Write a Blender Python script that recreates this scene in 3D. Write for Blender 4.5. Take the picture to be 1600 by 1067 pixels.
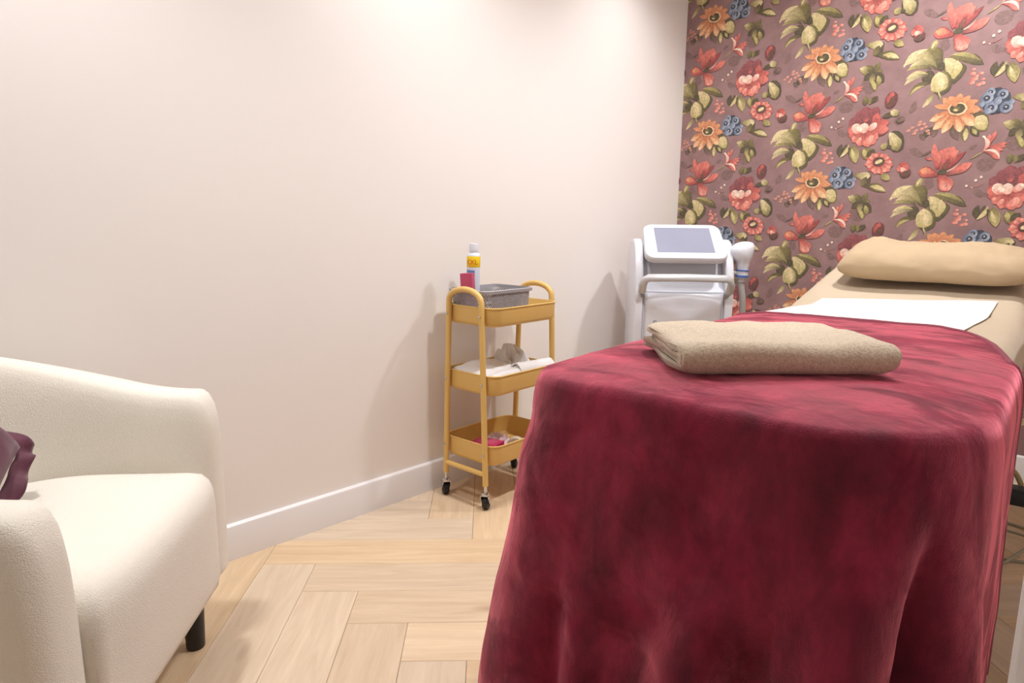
import bpy, bmesh, math, random
from mathutils import Vector, Matrix, noise

for o in list(bpy.data.objects):
    bpy.data.objects.remove(o, do_unlink=True)
SC = bpy.context.scene
COL = SC.collection
random.seed(7)

# ------------------------------------------------------------------ camera
CAM_POS = (1.8757, -3.2111, 0.984)
PITCH, ROLL, YAW = math.radians(9.972), math.radians(0.6054), math.radians(-43.6075)
cam_data = bpy.data.cameras.new('camera')
cam = bpy.data.objects.new('camera', cam_data)
COL.objects.link(cam)
fw = Vector((math.sin(YAW) * math.cos(PITCH), math.cos(YAW) * math.cos(PITCH), -math.sin(PITCH)))
rt = Vector((math.cos(YAW), -math.sin(YAW), 0))
up = rt.cross(fw)
rt2 = rt * math.cos(ROLL) + up * math.sin(ROLL)
up2 = up * math.cos(ROLL) - rt * math.sin(ROLL)
M = Matrix((rt2, up2, -fw)).transposed().to_4x4()
M.translation = Vector(CAM_POS)
cam.matrix_world = M
cam_data.sensor_width = 36.0
cam_data.lens = 1064.15 / 1600 * 36.0
cam_data.clip_start = 0.02
SC.camera = cam

# ------------------------------------------------------------------ light and exposure
SC.view_settings.view_transform = 'Standard'
SC.view_settings.look = 'None'
SC.view_settings.gamma = 1.0
SC.view_settings.use_curve_mapping = False
SC.view_settings.exposure = 0.74
world = bpy.data.worlds.new('world')
SC.world = world
world.use_nodes = True
world.node_tree.nodes['Background'].inputs[0].default_value = (1, 0.97, 0.93, 1)
world.node_tree.nodes['Background'].inputs[1].default_value = 0.3

ROOM_X, ROOM_Y, ROOM_H = 2.5, -4.7, 2.4
LAMP_COL = (0.985, 0.985, 1.0)
WALL_LAMP_W, FILL_LAMP_W, BACK_LAMP_W = 29.0, 62.0, 8.0
# (x, y, watts, cone degrees, description)
DOWNLIGHTS = [
    (0.36, -0.62, WALL_LAMP_W * 0.7, 115, 'above the white device in the corner'),
    (0.27, -1.78, WALL_LAMP_W * 0.85, 120, 'above the mustard trolley'),
    (0.36, -2.92, WALL_LAMP_W * 1.75, 100, 'above the boucle armchair'),
    (0.36, -4.10, BACK_LAMP_W, 110, 'furthest behind the armchair'),
    (1.25, -0.60, FILL_LAMP_W, 168, 'added as fill above the head of the treatment bed'),  # this middle row is unseen, added as general fill light
    (1.25, -1.65, FILL_LAMP_W, 168, 'added as fill above the foot of the treatment bed'),
    (1.25, -3.90, BACK_LAMP_W, 168, 'added as fill in the middle row behind the camera'),
]

# ------------------------------------------------------------------ helpers
def lin(c):
    return tuple(((v / 255) / 12.92 if v / 255 <= 0.04045 else ((v / 255 + 0.055) / 1.055) ** 2.4) for v in c)

def tag(o, label=None, cat=None, group=None, kind=None):
    if label: o['label'] = label
    if cat: o['category'] = cat
    if group: o['group'] = group
    if kind: o['kind'] = kind
    return o

def thing(name, label, cat, loc=(0, 0, 0), rz=0.0, group=None):
    o = bpy.data.objects.new(name, None)
    o.empty_display_size = 0.05
    COL.objects.link(o)
    o.location = loc
    o.rotation_euler = (0, 0, rz)
    return tag(o, label, cat, group)

def link(name, me, mat=None, parent=None, smooth=True, angle=None):
    if mat is not None and not me.materials:
        me.materials.append(mat)
    if smooth and len(me.polygons):
        me.polygons.foreach_set('use_smooth', [True] * len(me.polygons))
    if angle is not None:
        me.set_sharp_from_angle(angle=math.radians(angle))
    o = bpy.data.objects.new(name, me)
    COL.objects.link(o)
    if parent is not None:
        o.parent = parent
    return o

def pyd(name, verts, faces, mat=None, parent=None, smooth=True, angle=None):
    me = bpy.data.meshes.new(name)
    me.from_pydata([tuple(v) for v in verts], [], faces)
    me.validate()
    bm = bmesh.new(); bm.from_mesh(me)
    bmesh.ops.recalc_face_normals(bm, faces=bm.faces)
    bm.to_mesh(me); bm.free()
    return link(name, me, mat, parent, smooth, angle)

class MB:
    """collects simple shapes into one mesh"""
    def __init__(s):
        s.v = []; s.f = []
    def add(s, vs, fs):
        n = len(s.v); s.v += [tuple(p) for p in vs]; s.f += [tuple(i + n for i in f) for f in fs]
        return s
    def box(s, x0, x1, y0, y1, z0, z1):
        vs = [(x, y, z) for z in (z0, z1) for x, y in ((x0, y0), (x1, y0), (x1, y1), (x0, y1))]
        return s.add(vs, [(3, 2, 1, 0), (4, 5, 6, 7), (0, 1, 5, 4), (1, 2, 6, 5), (2, 3, 7, 6), (3, 0, 4, 7)])
    def tube(s, pts, r, seg=10, closed=False, caps=True):
        pts = [Vector(p) for p in pts]; n = len(pts)
        rr = r if isinstance(r, (list, tuple)) else [r] * n
        tans = []
        for i in range(n):
            a = pts[(i - 1) % n] if (closed or i > 0) else pts[i]
            b = pts[(i + 1) % n] if (closed or i < n - 1) else pts[i]
            t = b - a
            tans.append(t.normalized() if t.length > 1e-9 else Vector((0, 0, 1)))
        nrm = tans[0].orthogonal().normalized()
        vs, fs = [], []
        for i in range(n):
            t = tans[i]
            nrm = (nrm - t * nrm.dot(t))
            nrm = nrm.normalized() if nrm.length > 1e-9 else t.orthogonal().normalized()
            b = t.cross(nrm)
            for k in range(seg):
                a = 2 * math.pi * k / seg
                vs.append(pts[i] + (nrm * math.cos(a) + b * math.sin(a)) * rr[i])
        m = n if closed else n - 1
        for i in range(m):
            j = (i + 1) % n
            for k in range(seg):
                l = (k + 1) % seg
                fs.append((i * seg + k, i * seg + l, j * seg + l, j * seg + k))
        if caps and not closed:
            fs.append(tuple(range(seg))[::-1]); fs.append(tuple((n - 1) * seg + k for k in range(seg)))
        return s.add(vs, fs)
    def lathe(s, prof, seg=20, axis='z', c=(0, 0, 0), caps=True):
        vs, fs = [], []
        for r, h in prof:
            for k in range(seg):
                a = 2 * math.pi * k / seg
                p = (r * math.cos(a), r * math.sin(a), h)
                if axis == 'x': p = (h, p[0], p[1])
                elif axis == 'y': p = (p[1], h, p[0])
                vs.append((p[0] + c[0], p[1] + c[1], p[2] + c[2]))
        n = len(prof)
        for i in range(n - 1):
            for k in range(seg):
                l = (k + 1) % seg
                fs.append((i * seg + k, i * seg + l, (i + 1) * seg + l, (i + 1) * seg + k))
        if caps:
            fs.append(tuple(range(seg))[::-1]); fs.append(tuple((n - 1) * seg + k for k in range(seg)))
        return s.add(vs, fs)
    def loft(s, rings, caps=(True, True), closed=True):
        n = len(rings[0]); vs = [p for r in rings for p in r]; fs = []
        for i in range(len(rings) - 1):
            for k in range(n if closed else n - 1):
                l = (k + 1) % n
                fs.append((i * n + k, i * n + l, (i + 1) * n + l, (i + 1) * n + k))
        if caps[0]: fs.append(tuple(range(n))[::-1])
        if caps[1]: fs.append(tuple((len(rings) - 1) * n + k for k in range(n)))
        return s.add(vs, fs)
    def build(s, name, mat, parent=None, smooth=True, angle=40, bevel=0, seg=2):
        me = bpy.data.meshes.new(name)
        me.from_pydata(s.v, [], s.f)
        bm = bmesh.new(); bm.from_mesh(me)
        bmesh.ops.recalc_face_normals(bm, faces=bm.faces)
        if bevel:
            ed = [e for e in bm.edges if len(e.link_faces) == 2 and e.calc_face_angle(0) > math.radians(30)]
            bmesh.ops.bevel(bm, geom=ed, offset=bevel, segments=seg, profile=0.5, affect='EDGES', clamp_overlap=True)
        bm.to_mesh(me); bm.free()
        return link(name, me, mat, parent, smooth, angle)

def rrect(hx, hy, r, z, n=5, cx=0, cy=0):
    pts = []
    r = min(r, hx, hy)
    for qx, qy, a0 in ((1, 1, 0), (-1, 1, 90), (-1, -1, 180), (1, -1, 270)):
        for k in range(n + 1):
            a = math.radians(a0 + 90 * k / n)
            pts.append((cx + qx * (hx - r) + r * math.cos(a), cy + qy * (hy - r) + r * math.sin(a), z))
    return pts

def fbm(p, s=1.0, o=4):
    return noise.fractal(Vector(p) * s, 1.0, 2.0, o)

# ------------------------------------------------------------------ materials
def newmat(name):
    m = bpy.data.materials.new(name); m.use_nodes = True
    nt = m.node_tree; b = nt.nodes['Principled BSDF']
    return m, nt, b

def mat(name, rgb, rough=0.5, metal=0.0, var=0.0, vscale=6.0, bump=0.0, bscale=200.0, bdist=0.002, sheen=0.0, coat=0.0, alpha=None, trans=0.0, spec=None):
    m, nt, b = newmat(name)
    c = lin(rgb)
    b.inputs['Base Color'].default_value = (*c, 1)
    b.inputs['Roughness'].default_value = rough
    b.inputs['Metallic'].default_value = metal
    if spec is not None: b.inputs['Specular IOR Level'].default_value = spec
    if sheen:
        b.inputs['Sheen Weight'].default_value = sheen
        b.inputs['Sheen Roughness'].default_value = 0.4
        b.inputs['Sheen Tint'].default_value = (*[min(1, v * 0.5 + 0.5) for v in c], 1)
    if coat: b.inputs['Coat Weight'].default_value = coat
    if trans: b.inputs['Transmission Weight'].default_value = trans
    tc = nt.nodes.new('ShaderNodeTexCoord')
    if var:
        n = nt.nodes.new('ShaderNodeTexNoise'); n.inputs['Scale'].default_value = vscale; n.inputs['Detail'].default_value = 4
        nt.links.new(tc.outputs['Object'], n.inputs['Vector'])
        mx = nt.nodes.new('ShaderNodeMix'); mx.data_type = 'RGBA'
        mx.inputs['A'].default_value = (*[v * (1 - var) for v in c], 1)
        mx.inputs['B'].default_value = (*[min(1, v * (1 + var)) for v in c], 1)
        nt.links.new(n.outputs['Fac'], mx.inputs['Factor']); nt.links.new(mx.outputs['Result'], b.inputs['Base Color'])
    if bump:
        n2 = nt.nodes.new('ShaderNodeTexNoise'); n2.inputs['Scale'].default_value = bscale; n2.inputs['Detail'].default_value = 3
        nt.links.new(tc.outputs['Object'], n2.inputs['Vector'])
        bp = nt.nodes.new('ShaderNodeBump'); bp.inputs['Strength'].default_value = bump; bp.inputs['Distance'].default_value = bdist
        nt.links.new(n2.outputs['Fac'], bp.inputs['Height']); nt.links.new(bp.outputs['Normal'], b.inputs['Normal'])
    return m

M_WALL = mat('wall_paint', (240, 234, 229), 0.6, var=0.012, vscale=2.5, bump=0.06, bscale=350)
M_CEIL = mat('ceiling_paint', (240, 238, 234), 0.7, bump=0.05, bscale=300)
M_TRIM = mat('white_trim_gloss', (233, 230, 230), 0.3, var=0.01)
M_MUSTARD = mat('mustard_powder_coat', (226, 187, 110), 0.42, var=0.03, vscale=9, bump=0.05, bscale=500)
M_CHROME = mat('chrome', (210, 210, 212), 0.22, metal=1.0, var=0.03)
M_BLACK = mat('black_rubber', (22, 22, 22), 0.5, var=0.2)
M_BLACKWOOD = mat('black_lacquered_wood', (16, 16, 17), 0.35, var=0.2, vscale=20)
M_WHITEPL = mat('white_plastic', (228, 230, 238), 0.35, var=0.008, vscale=4)
M_WHITEPL2 = mat('pale_grey_plastic', (212, 213, 219), 0.4, var=0.01)
M_SILVER = mat('silver_grey_plastic', (196, 195, 196), 0.32, metal=0.25, var=0.02)
M_GREYPL = mat('grey_basket_plastic', (170, 167, 171), 0.5, var=0.05, vscale=40)
M_HOSE = mat('grey_hose', (172, 168, 164), 0.55, var=0.03)
M_BLUE = mat('blue_ring_plastic', (70, 105, 180), 0.4, var=0.02)
M_SHEET = mat('beige_cover_fabric', (182, 164, 140), 0.85, var=0.05, vscale=25, bump=0.25, bscale=600, bdist=0.0015, sheen=0.25)
M_PILLOW = mat('beige_pillow_fabric', (176, 152, 120), 0.85, var=0.05, vscale=20, bump=0.25, bscale=700, bdist=0.0015, sheen=0.25)
M_PAPER = mat('white_paper', (246, 243, 238), 0.75, var=0.01, vscale=8, bump=0.05, bscale=120)
M_WTOWEL = mat('white_terry', (244, 243, 243), 0.9, var=0.02, vscale=40, bump=0.25, bscale=450, bdist=0.003, sheen=0.3)
M_CABLE = mat('grey_cable', (150, 146, 124), 0.5, var=0.03)
M_OLIVE = mat('olive_hose', (120, 100, 60), 0.55, var=0.05)
M_PINK = mat('magenta_card', (196, 40, 96), 0.45, var=0.04)
M_PURPLE = mat('purple_card', (92, 48, 96), 0.45, var=0.04)
M_ROSE = mat('rose_card', (196, 78, 112), 0.45, var=0.03)
M_YELLOW = mat('yellow_label', (246, 208, 30), 0.4, var=0.02)
M_ORANGE = mat('red_orange_print', (216, 82, 22), 0.5, var=0.02)
M_LBLUE = mat('light_blue_print', (104, 150, 200), 0.5, var=0.02)
M_PRINTGREY = mat('grey_print', (120, 120, 128), 0.5, var=0.02)
M_BOTTLE = mat('pale_bottle_plastic', (222, 228, 240), 0.3, var=0.01)
M_DARKGREY = mat('dark_grey_matte', (70, 68, 72), 0.8, var=0.1)
M_CUSHION = mat('plum_velvet', (84, 32, 52), 0.7, var=0.25, vscale=18, bump=0.2, bscale=500, sheen=0.5)

def m_boucle():
    m, nt, b = newmat('cream_boucle')
    tc = nt.nodes.new('ShaderNodeTexCoord')
    v = nt.nodes.new('ShaderNodeTexVoronoi'); v.inputs['Scale'].default_value = 480
    n = nt.nodes.new('ShaderNodeTexNoise'); n.inputs['Scale'].default_value = 260; n.inputs['Detail'].default_value = 5; n.inputs['Distortion'].default_value = 1.2
    nt.links.new(tc.outputs['Object'], v.inputs['Vector']); nt.links.new(tc.outputs['Object'], n.inputs['Vector'])
    ad = nt.nodes.new('ShaderNodeMath'); ad.operation = 'SUBTRACT'
    nt.links.new(n.outputs['Fac'], ad.inputs[0]); nt.links.new(v.outputs['Distance'], ad.inputs[1])
    bp = nt.nodes.new('ShaderNodeBump'); bp.inputs['Strength'].default_value = 0.32; bp.inputs['Distance'].default_value = 0.003
    nt.links.new(ad.outputs[0], bp.inputs['Height']); nt.links.new(bp.outputs['Normal'], b.inputs['Normal'])
    r = nt.nodes.new('ShaderNodeValToRGB')
    r.color_ramp.elements[0].position = 0.15; r.color_ramp.elements[0].color = (*lin((230, 223, 210)), 1)
    r.color_ramp.elements[1].position = 0.6; r.color_ramp.elements[1].color = (*lin((242, 236, 224)), 1)
    nt.links.new(ad.outputs[0], r.inputs['Fac']); nt.links.new(r.outputs['Color'], b.inputs['Base Color'])
    b.inputs['Roughness'].default_value = 0.95
    b.inputs['Sheen Weight'].default_value = 0.3
    return m
M_BOUCLE = m_boucle()

def m_velvet():
    m, nt, b = newmat('burgundy_velvet')
    tc = nt.nodes.new('ShaderNodeTexCoord')
    mp = nt.nodes.new('ShaderNodeMapping'); mp.inputs['Scale'].default_value = (1.0, 1.0, 0.55)
    nt.links.new(tc.outputs['Object'], mp.inputs['Vector'])
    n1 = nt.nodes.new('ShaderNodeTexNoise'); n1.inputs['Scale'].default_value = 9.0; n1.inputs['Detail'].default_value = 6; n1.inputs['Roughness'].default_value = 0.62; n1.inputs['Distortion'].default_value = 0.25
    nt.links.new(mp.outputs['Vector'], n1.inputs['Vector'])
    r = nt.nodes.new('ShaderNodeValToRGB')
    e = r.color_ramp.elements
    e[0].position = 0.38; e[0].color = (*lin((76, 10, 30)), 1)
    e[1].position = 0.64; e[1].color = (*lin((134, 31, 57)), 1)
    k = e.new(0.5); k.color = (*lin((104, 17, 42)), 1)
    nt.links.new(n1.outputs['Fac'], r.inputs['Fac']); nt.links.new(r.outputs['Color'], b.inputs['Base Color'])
    n2 = nt.nodes.new('ShaderNodeTexNoise'); n2.inputs['Scale'].default_value = 420; n2.inputs['Detail'].default_value = 2
    nt.links.new(tc.outputs['Object'], n2.inputs['Vector'])
    n3 = nt.nodes.new('ShaderNodeTexNoise'); n3.inputs['Scale'].default_value = 18; n3.inputs['Detail'].default_value = 4; n3.inputs['Distortion'].default_value = 0.4
    nt.links.new(mp.outputs['Vector'], n3.inputs['Vector'])
    bp = nt.nodes.new('ShaderNodeBump'); bp.inputs['Strength'].default_value = 0.35; bp.inputs['Distance'].default_value = 0.002
    nt.links.new(n2.outputs['Fac'], bp.inputs['Height'])
    bp2 = nt.nodes.new('ShaderNodeBump'); bp2.inputs['Strength'].default_value = 0.35; bp2.inputs['Distance'].default_value = 0.012
    nt.links.new(n3.outputs['Fac'], bp2.inputs['Height']); nt.links.new(bp.outputs['Normal'], bp2.inputs['Normal'])
    nt.links.new(bp2.outputs['Normal'], b.inputs['Normal'])
    b.inputs['Roughness'].default_value = 0.75
    b.inputs['Specular IOR Level'].default_value = 0.2
    b.inputs['Sheen Weight'].default_value = 0.3
    b.inputs['Sheen Roughness'].default_value = 0.45
    b.inputs['Sheen Tint'].default_value = (1.0, 0.4, 0.48, 1)
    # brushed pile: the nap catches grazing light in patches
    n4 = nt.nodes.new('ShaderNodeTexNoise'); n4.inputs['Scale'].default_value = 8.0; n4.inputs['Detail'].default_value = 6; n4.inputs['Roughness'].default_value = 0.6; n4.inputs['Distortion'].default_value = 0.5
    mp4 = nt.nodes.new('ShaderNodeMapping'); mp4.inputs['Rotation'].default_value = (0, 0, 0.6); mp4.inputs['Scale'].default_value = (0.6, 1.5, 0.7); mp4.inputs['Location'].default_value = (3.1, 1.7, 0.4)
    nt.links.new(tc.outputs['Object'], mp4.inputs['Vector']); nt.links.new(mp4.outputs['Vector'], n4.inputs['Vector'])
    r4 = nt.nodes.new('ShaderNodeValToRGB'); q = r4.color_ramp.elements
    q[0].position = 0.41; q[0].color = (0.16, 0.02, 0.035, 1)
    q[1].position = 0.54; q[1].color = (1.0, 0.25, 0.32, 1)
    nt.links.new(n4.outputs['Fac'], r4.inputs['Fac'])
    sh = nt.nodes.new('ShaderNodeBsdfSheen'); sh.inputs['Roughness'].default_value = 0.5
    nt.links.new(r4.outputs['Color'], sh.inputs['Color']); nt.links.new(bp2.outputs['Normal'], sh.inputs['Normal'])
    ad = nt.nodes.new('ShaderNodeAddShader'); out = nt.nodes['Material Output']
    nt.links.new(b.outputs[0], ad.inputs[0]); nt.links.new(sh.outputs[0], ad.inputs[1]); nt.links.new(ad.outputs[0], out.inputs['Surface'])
    return m
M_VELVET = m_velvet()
M_VELVETEDGE = mat('burgundy_binding', (118, 22, 48), 0.7, var=0.15, vscale=30, sheen=0.3)

def m_terry():
    m, nt, b = newmat('beige_terry')
    tc = nt.nodes.new('ShaderNodeTexCoord')
    n = nt.nodes.new('ShaderNodeTexNoise'); n.inputs['Scale'].default_value = 230; n.inputs['Detail'].default_value = 4; n.inputs['Distortion'].default_value = 1.0
    nt.links.new(tc.outputs['Object'], n.inputs['Vector'])
    r = nt.nodes.new('ShaderNodeValToRGB')
    r.color_ramp.elements[0].position = 0.25; r.color_ramp.elements[0].color = (*lin((172, 153, 128)), 1)
    r.color_ramp.elements[1].position = 0.68; r.color_ramp.elements[1].color = (*lin((214, 197, 172)), 1)
    nt.links.new(n.outputs['Fac'], r.inputs['Fac']); nt.links.new(r.outputs['Color'], b.inputs['Base Color'])
    bp = nt.nodes.new('ShaderNodeBump'); bp.inputs['Strength'].default_value = 0.6; bp.inputs['Distance'].default_value = 0.004
    nt.links.new(n.outputs['Fac'], bp.inputs['Height']); nt.links.new(bp.outputs['Normal'], b.inputs['Normal'])
    b.inputs['Roughness'].default_value = 0.95; b.inputs['Sheen Weight'].default_value = 0.3
    return m
M_TERRY = m_terry()

def m_oak():
    m, nt, b = newmat('oak_plank')
    tc = nt.nodes.new('ShaderNodeTexCoord'); oi = nt.nodes.new('ShaderNodeObjectInfo')
    mul = nt.nodes.new('ShaderNodeVectorMath'); mul.operation = 'SCALE'
    cmb = nt.nodes.new('ShaderNodeCombineXYZ')
    for k in range(3): nt.links.new(oi.outputs['Random'], cmb.inputs[k])
    nt.links.new(cmb.outputs[0], mul.inputs[0]); mul.inputs['Scale'].default_value = 37.0
    add = nt.nodes.new('ShaderNodeVectorMath'); add.operation = 'ADD'
    nt.links.new(tc.outputs['Object'], add.inputs[0]); nt.links.new(mul.outputs[0], add.inputs[1])
    mp = nt.nodes.new('ShaderNodeMapping'); mp.inputs['Scale'].default_value = (1.6, 16, 16)
    nt.links.new(add.outputs[0], mp.inputs['Vector'])
    n = nt.nodes.new('ShaderNodeTexNoise'); n.inputs['Scale'].default_value = 2.2; n.inputs['Detail'].default_value = 7; n.inputs['Roughness'].default_value = 0.62; n.inputs['Distortion'].default_value = 0.8
    nt.links.new(mp.outputs[0], n.inputs['Vector'])
    r = nt.nodes.new('ShaderNodeValToRGB')
    r.color_ramp.elements[0].position = 0.28; r.color_ramp.elements[0].color = (*lin((200, 173, 141)), 1)
    r.color_ramp.elements[1].position = 0.7; r.color_ramp.elements[1].color = (*lin((221, 197, 166)), 1)
    nt.links.new(n.outputs['Fac'], r.inputs['Fac'])
    # knots: sparse dark spots
    mp2 = nt.nodes.new('ShaderNodeMapping'); mp2.inputs['Scale'].default_value = (2.2, 6.0, 1)
    nt.links.new(add.outputs[0], mp2.inputs['Vector'])
    v = nt.nodes.new('ShaderNodeTexVoronoi'); v.inputs['Scale'].default_value = 1.0
    nt.links.new(mp2.outputs[0], v.inputs['Vector'])
    kr = nt.nodes.new('ShaderNodeValToRGB'); kr.color_ramp.elements[0].position = 0.02; kr.color_ramp.elements[0].color = (1, 1, 1, 1)
    kr.color_ramp.elements[1].position = 0.11; kr.color_ramp.elements[1].color = (0, 0, 0, 1)
    nt.links.new(v.outputs['Distance'], kr.inputs['Fac'])
    kmx = nt.nodes.new('ShaderNodeMix'); kmx.data_type = 'RGBA'
    kf = nt.nodes.new('ShaderNodeMath'); kf.operation = 'MULTIPLY'; kf.inputs[1].default_value = 0.45
    nt.links.new(kr.outputs['Color'], kf.inputs[0]); nt.links.new(kf.outputs[0], kmx.inputs['Factor'])
    nt.links.new(r.outputs['Color'], kmx.inputs['A']); kmx.inputs['B'].default_value = (*lin((150, 112, 80)), 1)
    # tint from plank to plank
    hs = nt.nodes.new('ShaderNodeHueSaturation')
    mr = nt.nodes.new('ShaderNodeMapRange'); mr.inputs['To Min'].default_value = 0.91; mr.inputs['To Max'].default_value = 1.08
    nt.links.new(oi.outputs['Random'], mr.inputs['Value']); nt.links.new(mr.outputs[0], hs.inputs['Value'])
    mr2 = nt.nodes.new('ShaderNodeMapRange'); mr2.inputs['To Min'].default_value = 0.8; mr2.inputs['To Max'].default_value = 1.1
    fr = nt.nodes.new('ShaderNodeMath'); fr.operation = 'FRACT'; sc = nt.nodes.new('ShaderNodeMath'); sc.operation = 'MULTIPLY'; sc.inputs[1].default_value = 13.7
    nt.links.new(oi.outputs['Random'], sc.inputs[0]); nt.links.new(sc.outputs[0], fr.inputs[0]); nt.links.new(fr.outputs[0], mr2.inputs['Value']); nt.links.new(mr2.outputs[0], hs.inputs['Saturation'])
    nt.links.new(kmx.outputs['Result'], hs.inputs['Color']); nt.links.new(hs.outputs['Color'], b.inputs['Base Color'])
    bp = nt.nodes.new('ShaderNodeBump'); bp.inputs['Strength'].default_value = 0.08; bp.inputs['Distance'].default_value = 0.002
    nt.links.new(n.outputs['Fac'], bp.inputs['Height']); nt.links.new(bp.outputs['Normal'], b.inputs['Normal'])
    b.inputs['Roughness'].default_value = 0.5; b.inputs['Specular IOR Level'].default_value = 0.35
    return m
M_OAK = m_oak()

def m_wallpaper_ground():
    m, nt, b = newmat('mauve_wallpaper_ground')
    tc = nt.nodes.new('ShaderNodeTexCoord')
    n = nt.nodes.new('ShaderNodeTexNoise'); n.inputs['Scale'].default_value = 9; n.inputs['Detail'].default_value = 6; n.inputs['Roughness'].default_value = 0.65
    nt.links.new(tc.outputs['Object'], n.inputs['Vector'])
    r = nt.nodes.new('ShaderNodeValToRGB')
    r.color_ramp.elements[0].position = 0.3; r.color_ramp.elements[0].color = (*lin((134, 104, 103)), 1)
    r.color_ramp.elements[1].position = 0.7; r.color_ramp.elements[1].color = (*lin((162, 128, 126)), 1)
    nt.links.new(n.outputs['Fac'], r.inputs['Fac']); nt.links.new(r.outputs['Color'], b.inputs['Base Color'])
    b.inputs['Roughness'].default_value = 0.62
    return m
M_WPGROUND = m_wallpaper_ground()

def m_print():
    m, nt, b = newmat('printed_flowers')
    a = nt.nodes.new('ShaderNodeAttribute'); a.attribute_name = 'ink'
    tc = nt.nodes.new('ShaderNodeTexCoord')
    n = nt.nodes.new('ShaderNodeTexNoise'); n.inputs['Scale'].default_value = 110; n.inputs['Detail'].default_value = 4; n.inputs['Distortion'].default_value = 0.6
    nt.links.new(tc.outputs['Object'], n.inputs['Vector'])
    mr = nt.nodes.new('ShaderNodeMapRange'); mr.inputs['From Min'].default_value = 0.25; mr.inputs['From Max'].default_value = 0.75; mr.inputs['To Min'].default_value = 0.72; mr.inputs['To Max'].default_value = 1.22
    nt.links.new(n.outputs['Fac'], mr.inputs['Value'])
    mu = nt.nodes.new('ShaderNodeVectorMath'); mu.operation = 'SCALE'
    nt.links.new(a.outputs['Color'], mu.inputs[0]); nt.links.new(mr.outputs[0], mu.inputs['Scale'])
    nt.links.new(mu.outputs[0], b.inputs['Base Color'])
    b.inputs['Roughness'].default_value = 0.62
    return m
M_PRINT = m_print()

# ------------------------------------------------------------------ room shell
T = 0.1
def slab(name, *b, m=M_WALL):
    return tag(MB().box(*b).build(name, m, None, smooth=False, angle=None), kind='structure')
slab('wall_left', -T, 0, ROOM_Y - T, T, -0.1, ROOM_H)
wall_back = slab('wall_back', 0, ROOM_X, 0, T, -0.1, ROOM_H, m=M_WPGROUND)
slab('wall_right', ROOM_X, ROOM_X + T, ROOM_Y - T, T, -0.1, ROOM_H)
slab('wall_front', 0, ROOM_X, ROOM_Y - T, ROOM_Y, -0.1, ROOM_H)
slab('ceiling', -T, ROOM_X + T, ROOM_Y - T, T, ROOM_H, ROOM_H + 0.1, m=M_CEIL)
M_SUB = mat('subfloor_joint', (120, 92, 66), 0.8, var=0.05)
floor = slab('floor', 0, ROOM_X, ROOM_Y, 0, -0.1, -0.0125, m=M_SUB)

# herringbone oak planks, 15 x 75 cm, laid at 45 degrees
PW, PL = 0.15031, 5
TH = math.radians(-45.78)
DN = Vector((math.sin(TH), math.cos(TH))); DM = Vector((math.cos(TH), -math.sin(TH)))
N0, M0 = -12.505, -9.89
def clip(poly, a, b, c):           # keep a*x+b*y <= c
    out = []
    for i in range(len(poly)):
        p, q = poly[i], poly[(i + 1) % len(poly)]
        dp, dq = a * p.x + b * p.y - c, a * q.x + b * q.y - c
        if dp <= 0: out.append(p)
        if (dp < 0 < dq) or (dq < 0 < dp): out.append(p + (q - p) * (dp / (dp - dq)))
    return out
def inset(poly, d):
    n = len(poly); res = []
    for i in range(n):
        p0, p1, p2 = poly[i - 1], poly[i], poly[(i + 1) % n]
        e1, e2 = (p1 - p0).normalized(), (p2 - p1).normalized()
        n1, n2 = Vector((-e1.y, e1.x)), Vector((-e2.y, e2.x))
        k = 1 + n1.dot(n2)
        res.append(p1 + (n1 + n2) * (d / max(k, 0.35)))
    return res
plank_cache = {}
def plank(m0, n0, lm, ln):
    corners = [DM * (PW * (m0 + i * lm)) + DN * (PW * (n0 + j * ln)) for i, j in ((0, 0), (1, 0), (1, 1), (0, 1))]
    poly = corners[:]
    e = 0.004
    for a, b, c in ((-1, 0, -e), (1, 0, ROOM_X - e), (0, 1, -e), (0, -1, -(ROOM_Y + e))):
        poly = clip(poly, a, b, c)
        if len(poly) < 3: return
    clean = []
    for p in poly:
        if not clean or (p - clean[-1]).length > 0.003: clean.append(p)
    if (clean[0] - clean[-1]).length < 0.003: clean.pop()
    if len(clean) < 3: return
    area = sum(clean[i - 1].x * clean[i].y - clean[i].x * clean[i - 1].y for i in range(len(clean))) / 2
    if abs(area) < 0.0008: return
    if area < 0: clean.reverse()
    ctr = sum(corners, Vector((0, 0))) / 4
    ax = DM if lm > ln else DN
    ang = math.atan2(ax.y, ax.x)
    ca, sa = math.cos(-ang), math.sin(-ang)
    loc = [Vector(((p - ctr).x * ca - (p - ctr).y * sa, (p - ctr).x * sa + (p - ctr).y * ca)) for p in clean]
    full = len(loc) == 4 and abs(abs(area) - PW * PW * PL) < 1e-4
    key = 'full' if full else None
    if key in plank_cache: me = plank_cache[key]
    else:
        o0, o1 = inset(loc, 0.0004), inset(loc, 0.0017)
        n = len(loc)
        vs = [(p.x, p.y, -0.012) for p in o0] + [(p.x, p.y, -0.0012) for p in o0] + [(p.x, p.y, 0) for p in o1]
        fs = [(i, (i + 1) % n, n + (i + 1) % n, n + i) for i in range(n)] + [(n + i, n + (i + 1) % n, 2 * n + (i + 1) % n, 2 * n + i) for i in range(n)]
        fs.append(tuple(range(2 * n, 3 * n)))
        me = bpy.data.meshes.new('plank'); me.from_pydata(vs, [], fs); me.materials.append(M_OAK)
        if key: plank_cache[key] = me
    o = bpy.data.objects.new('plank', me); COL.objects.link(o)
    o.parent = floor; o.location = (ctr.x, ctr.y, 0); o.rotation_euler = (0, 0, ang)
for k in range(-45, 45):
    for j in range(-6, 7):
        plank(M0 - k + 10 * j, N0 + k, PL, 1)
        # column of the crossing direction that starts where this one ends
        plank(M0 - k + PL + 10 * j, N0 + k, 1, PL)

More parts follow.
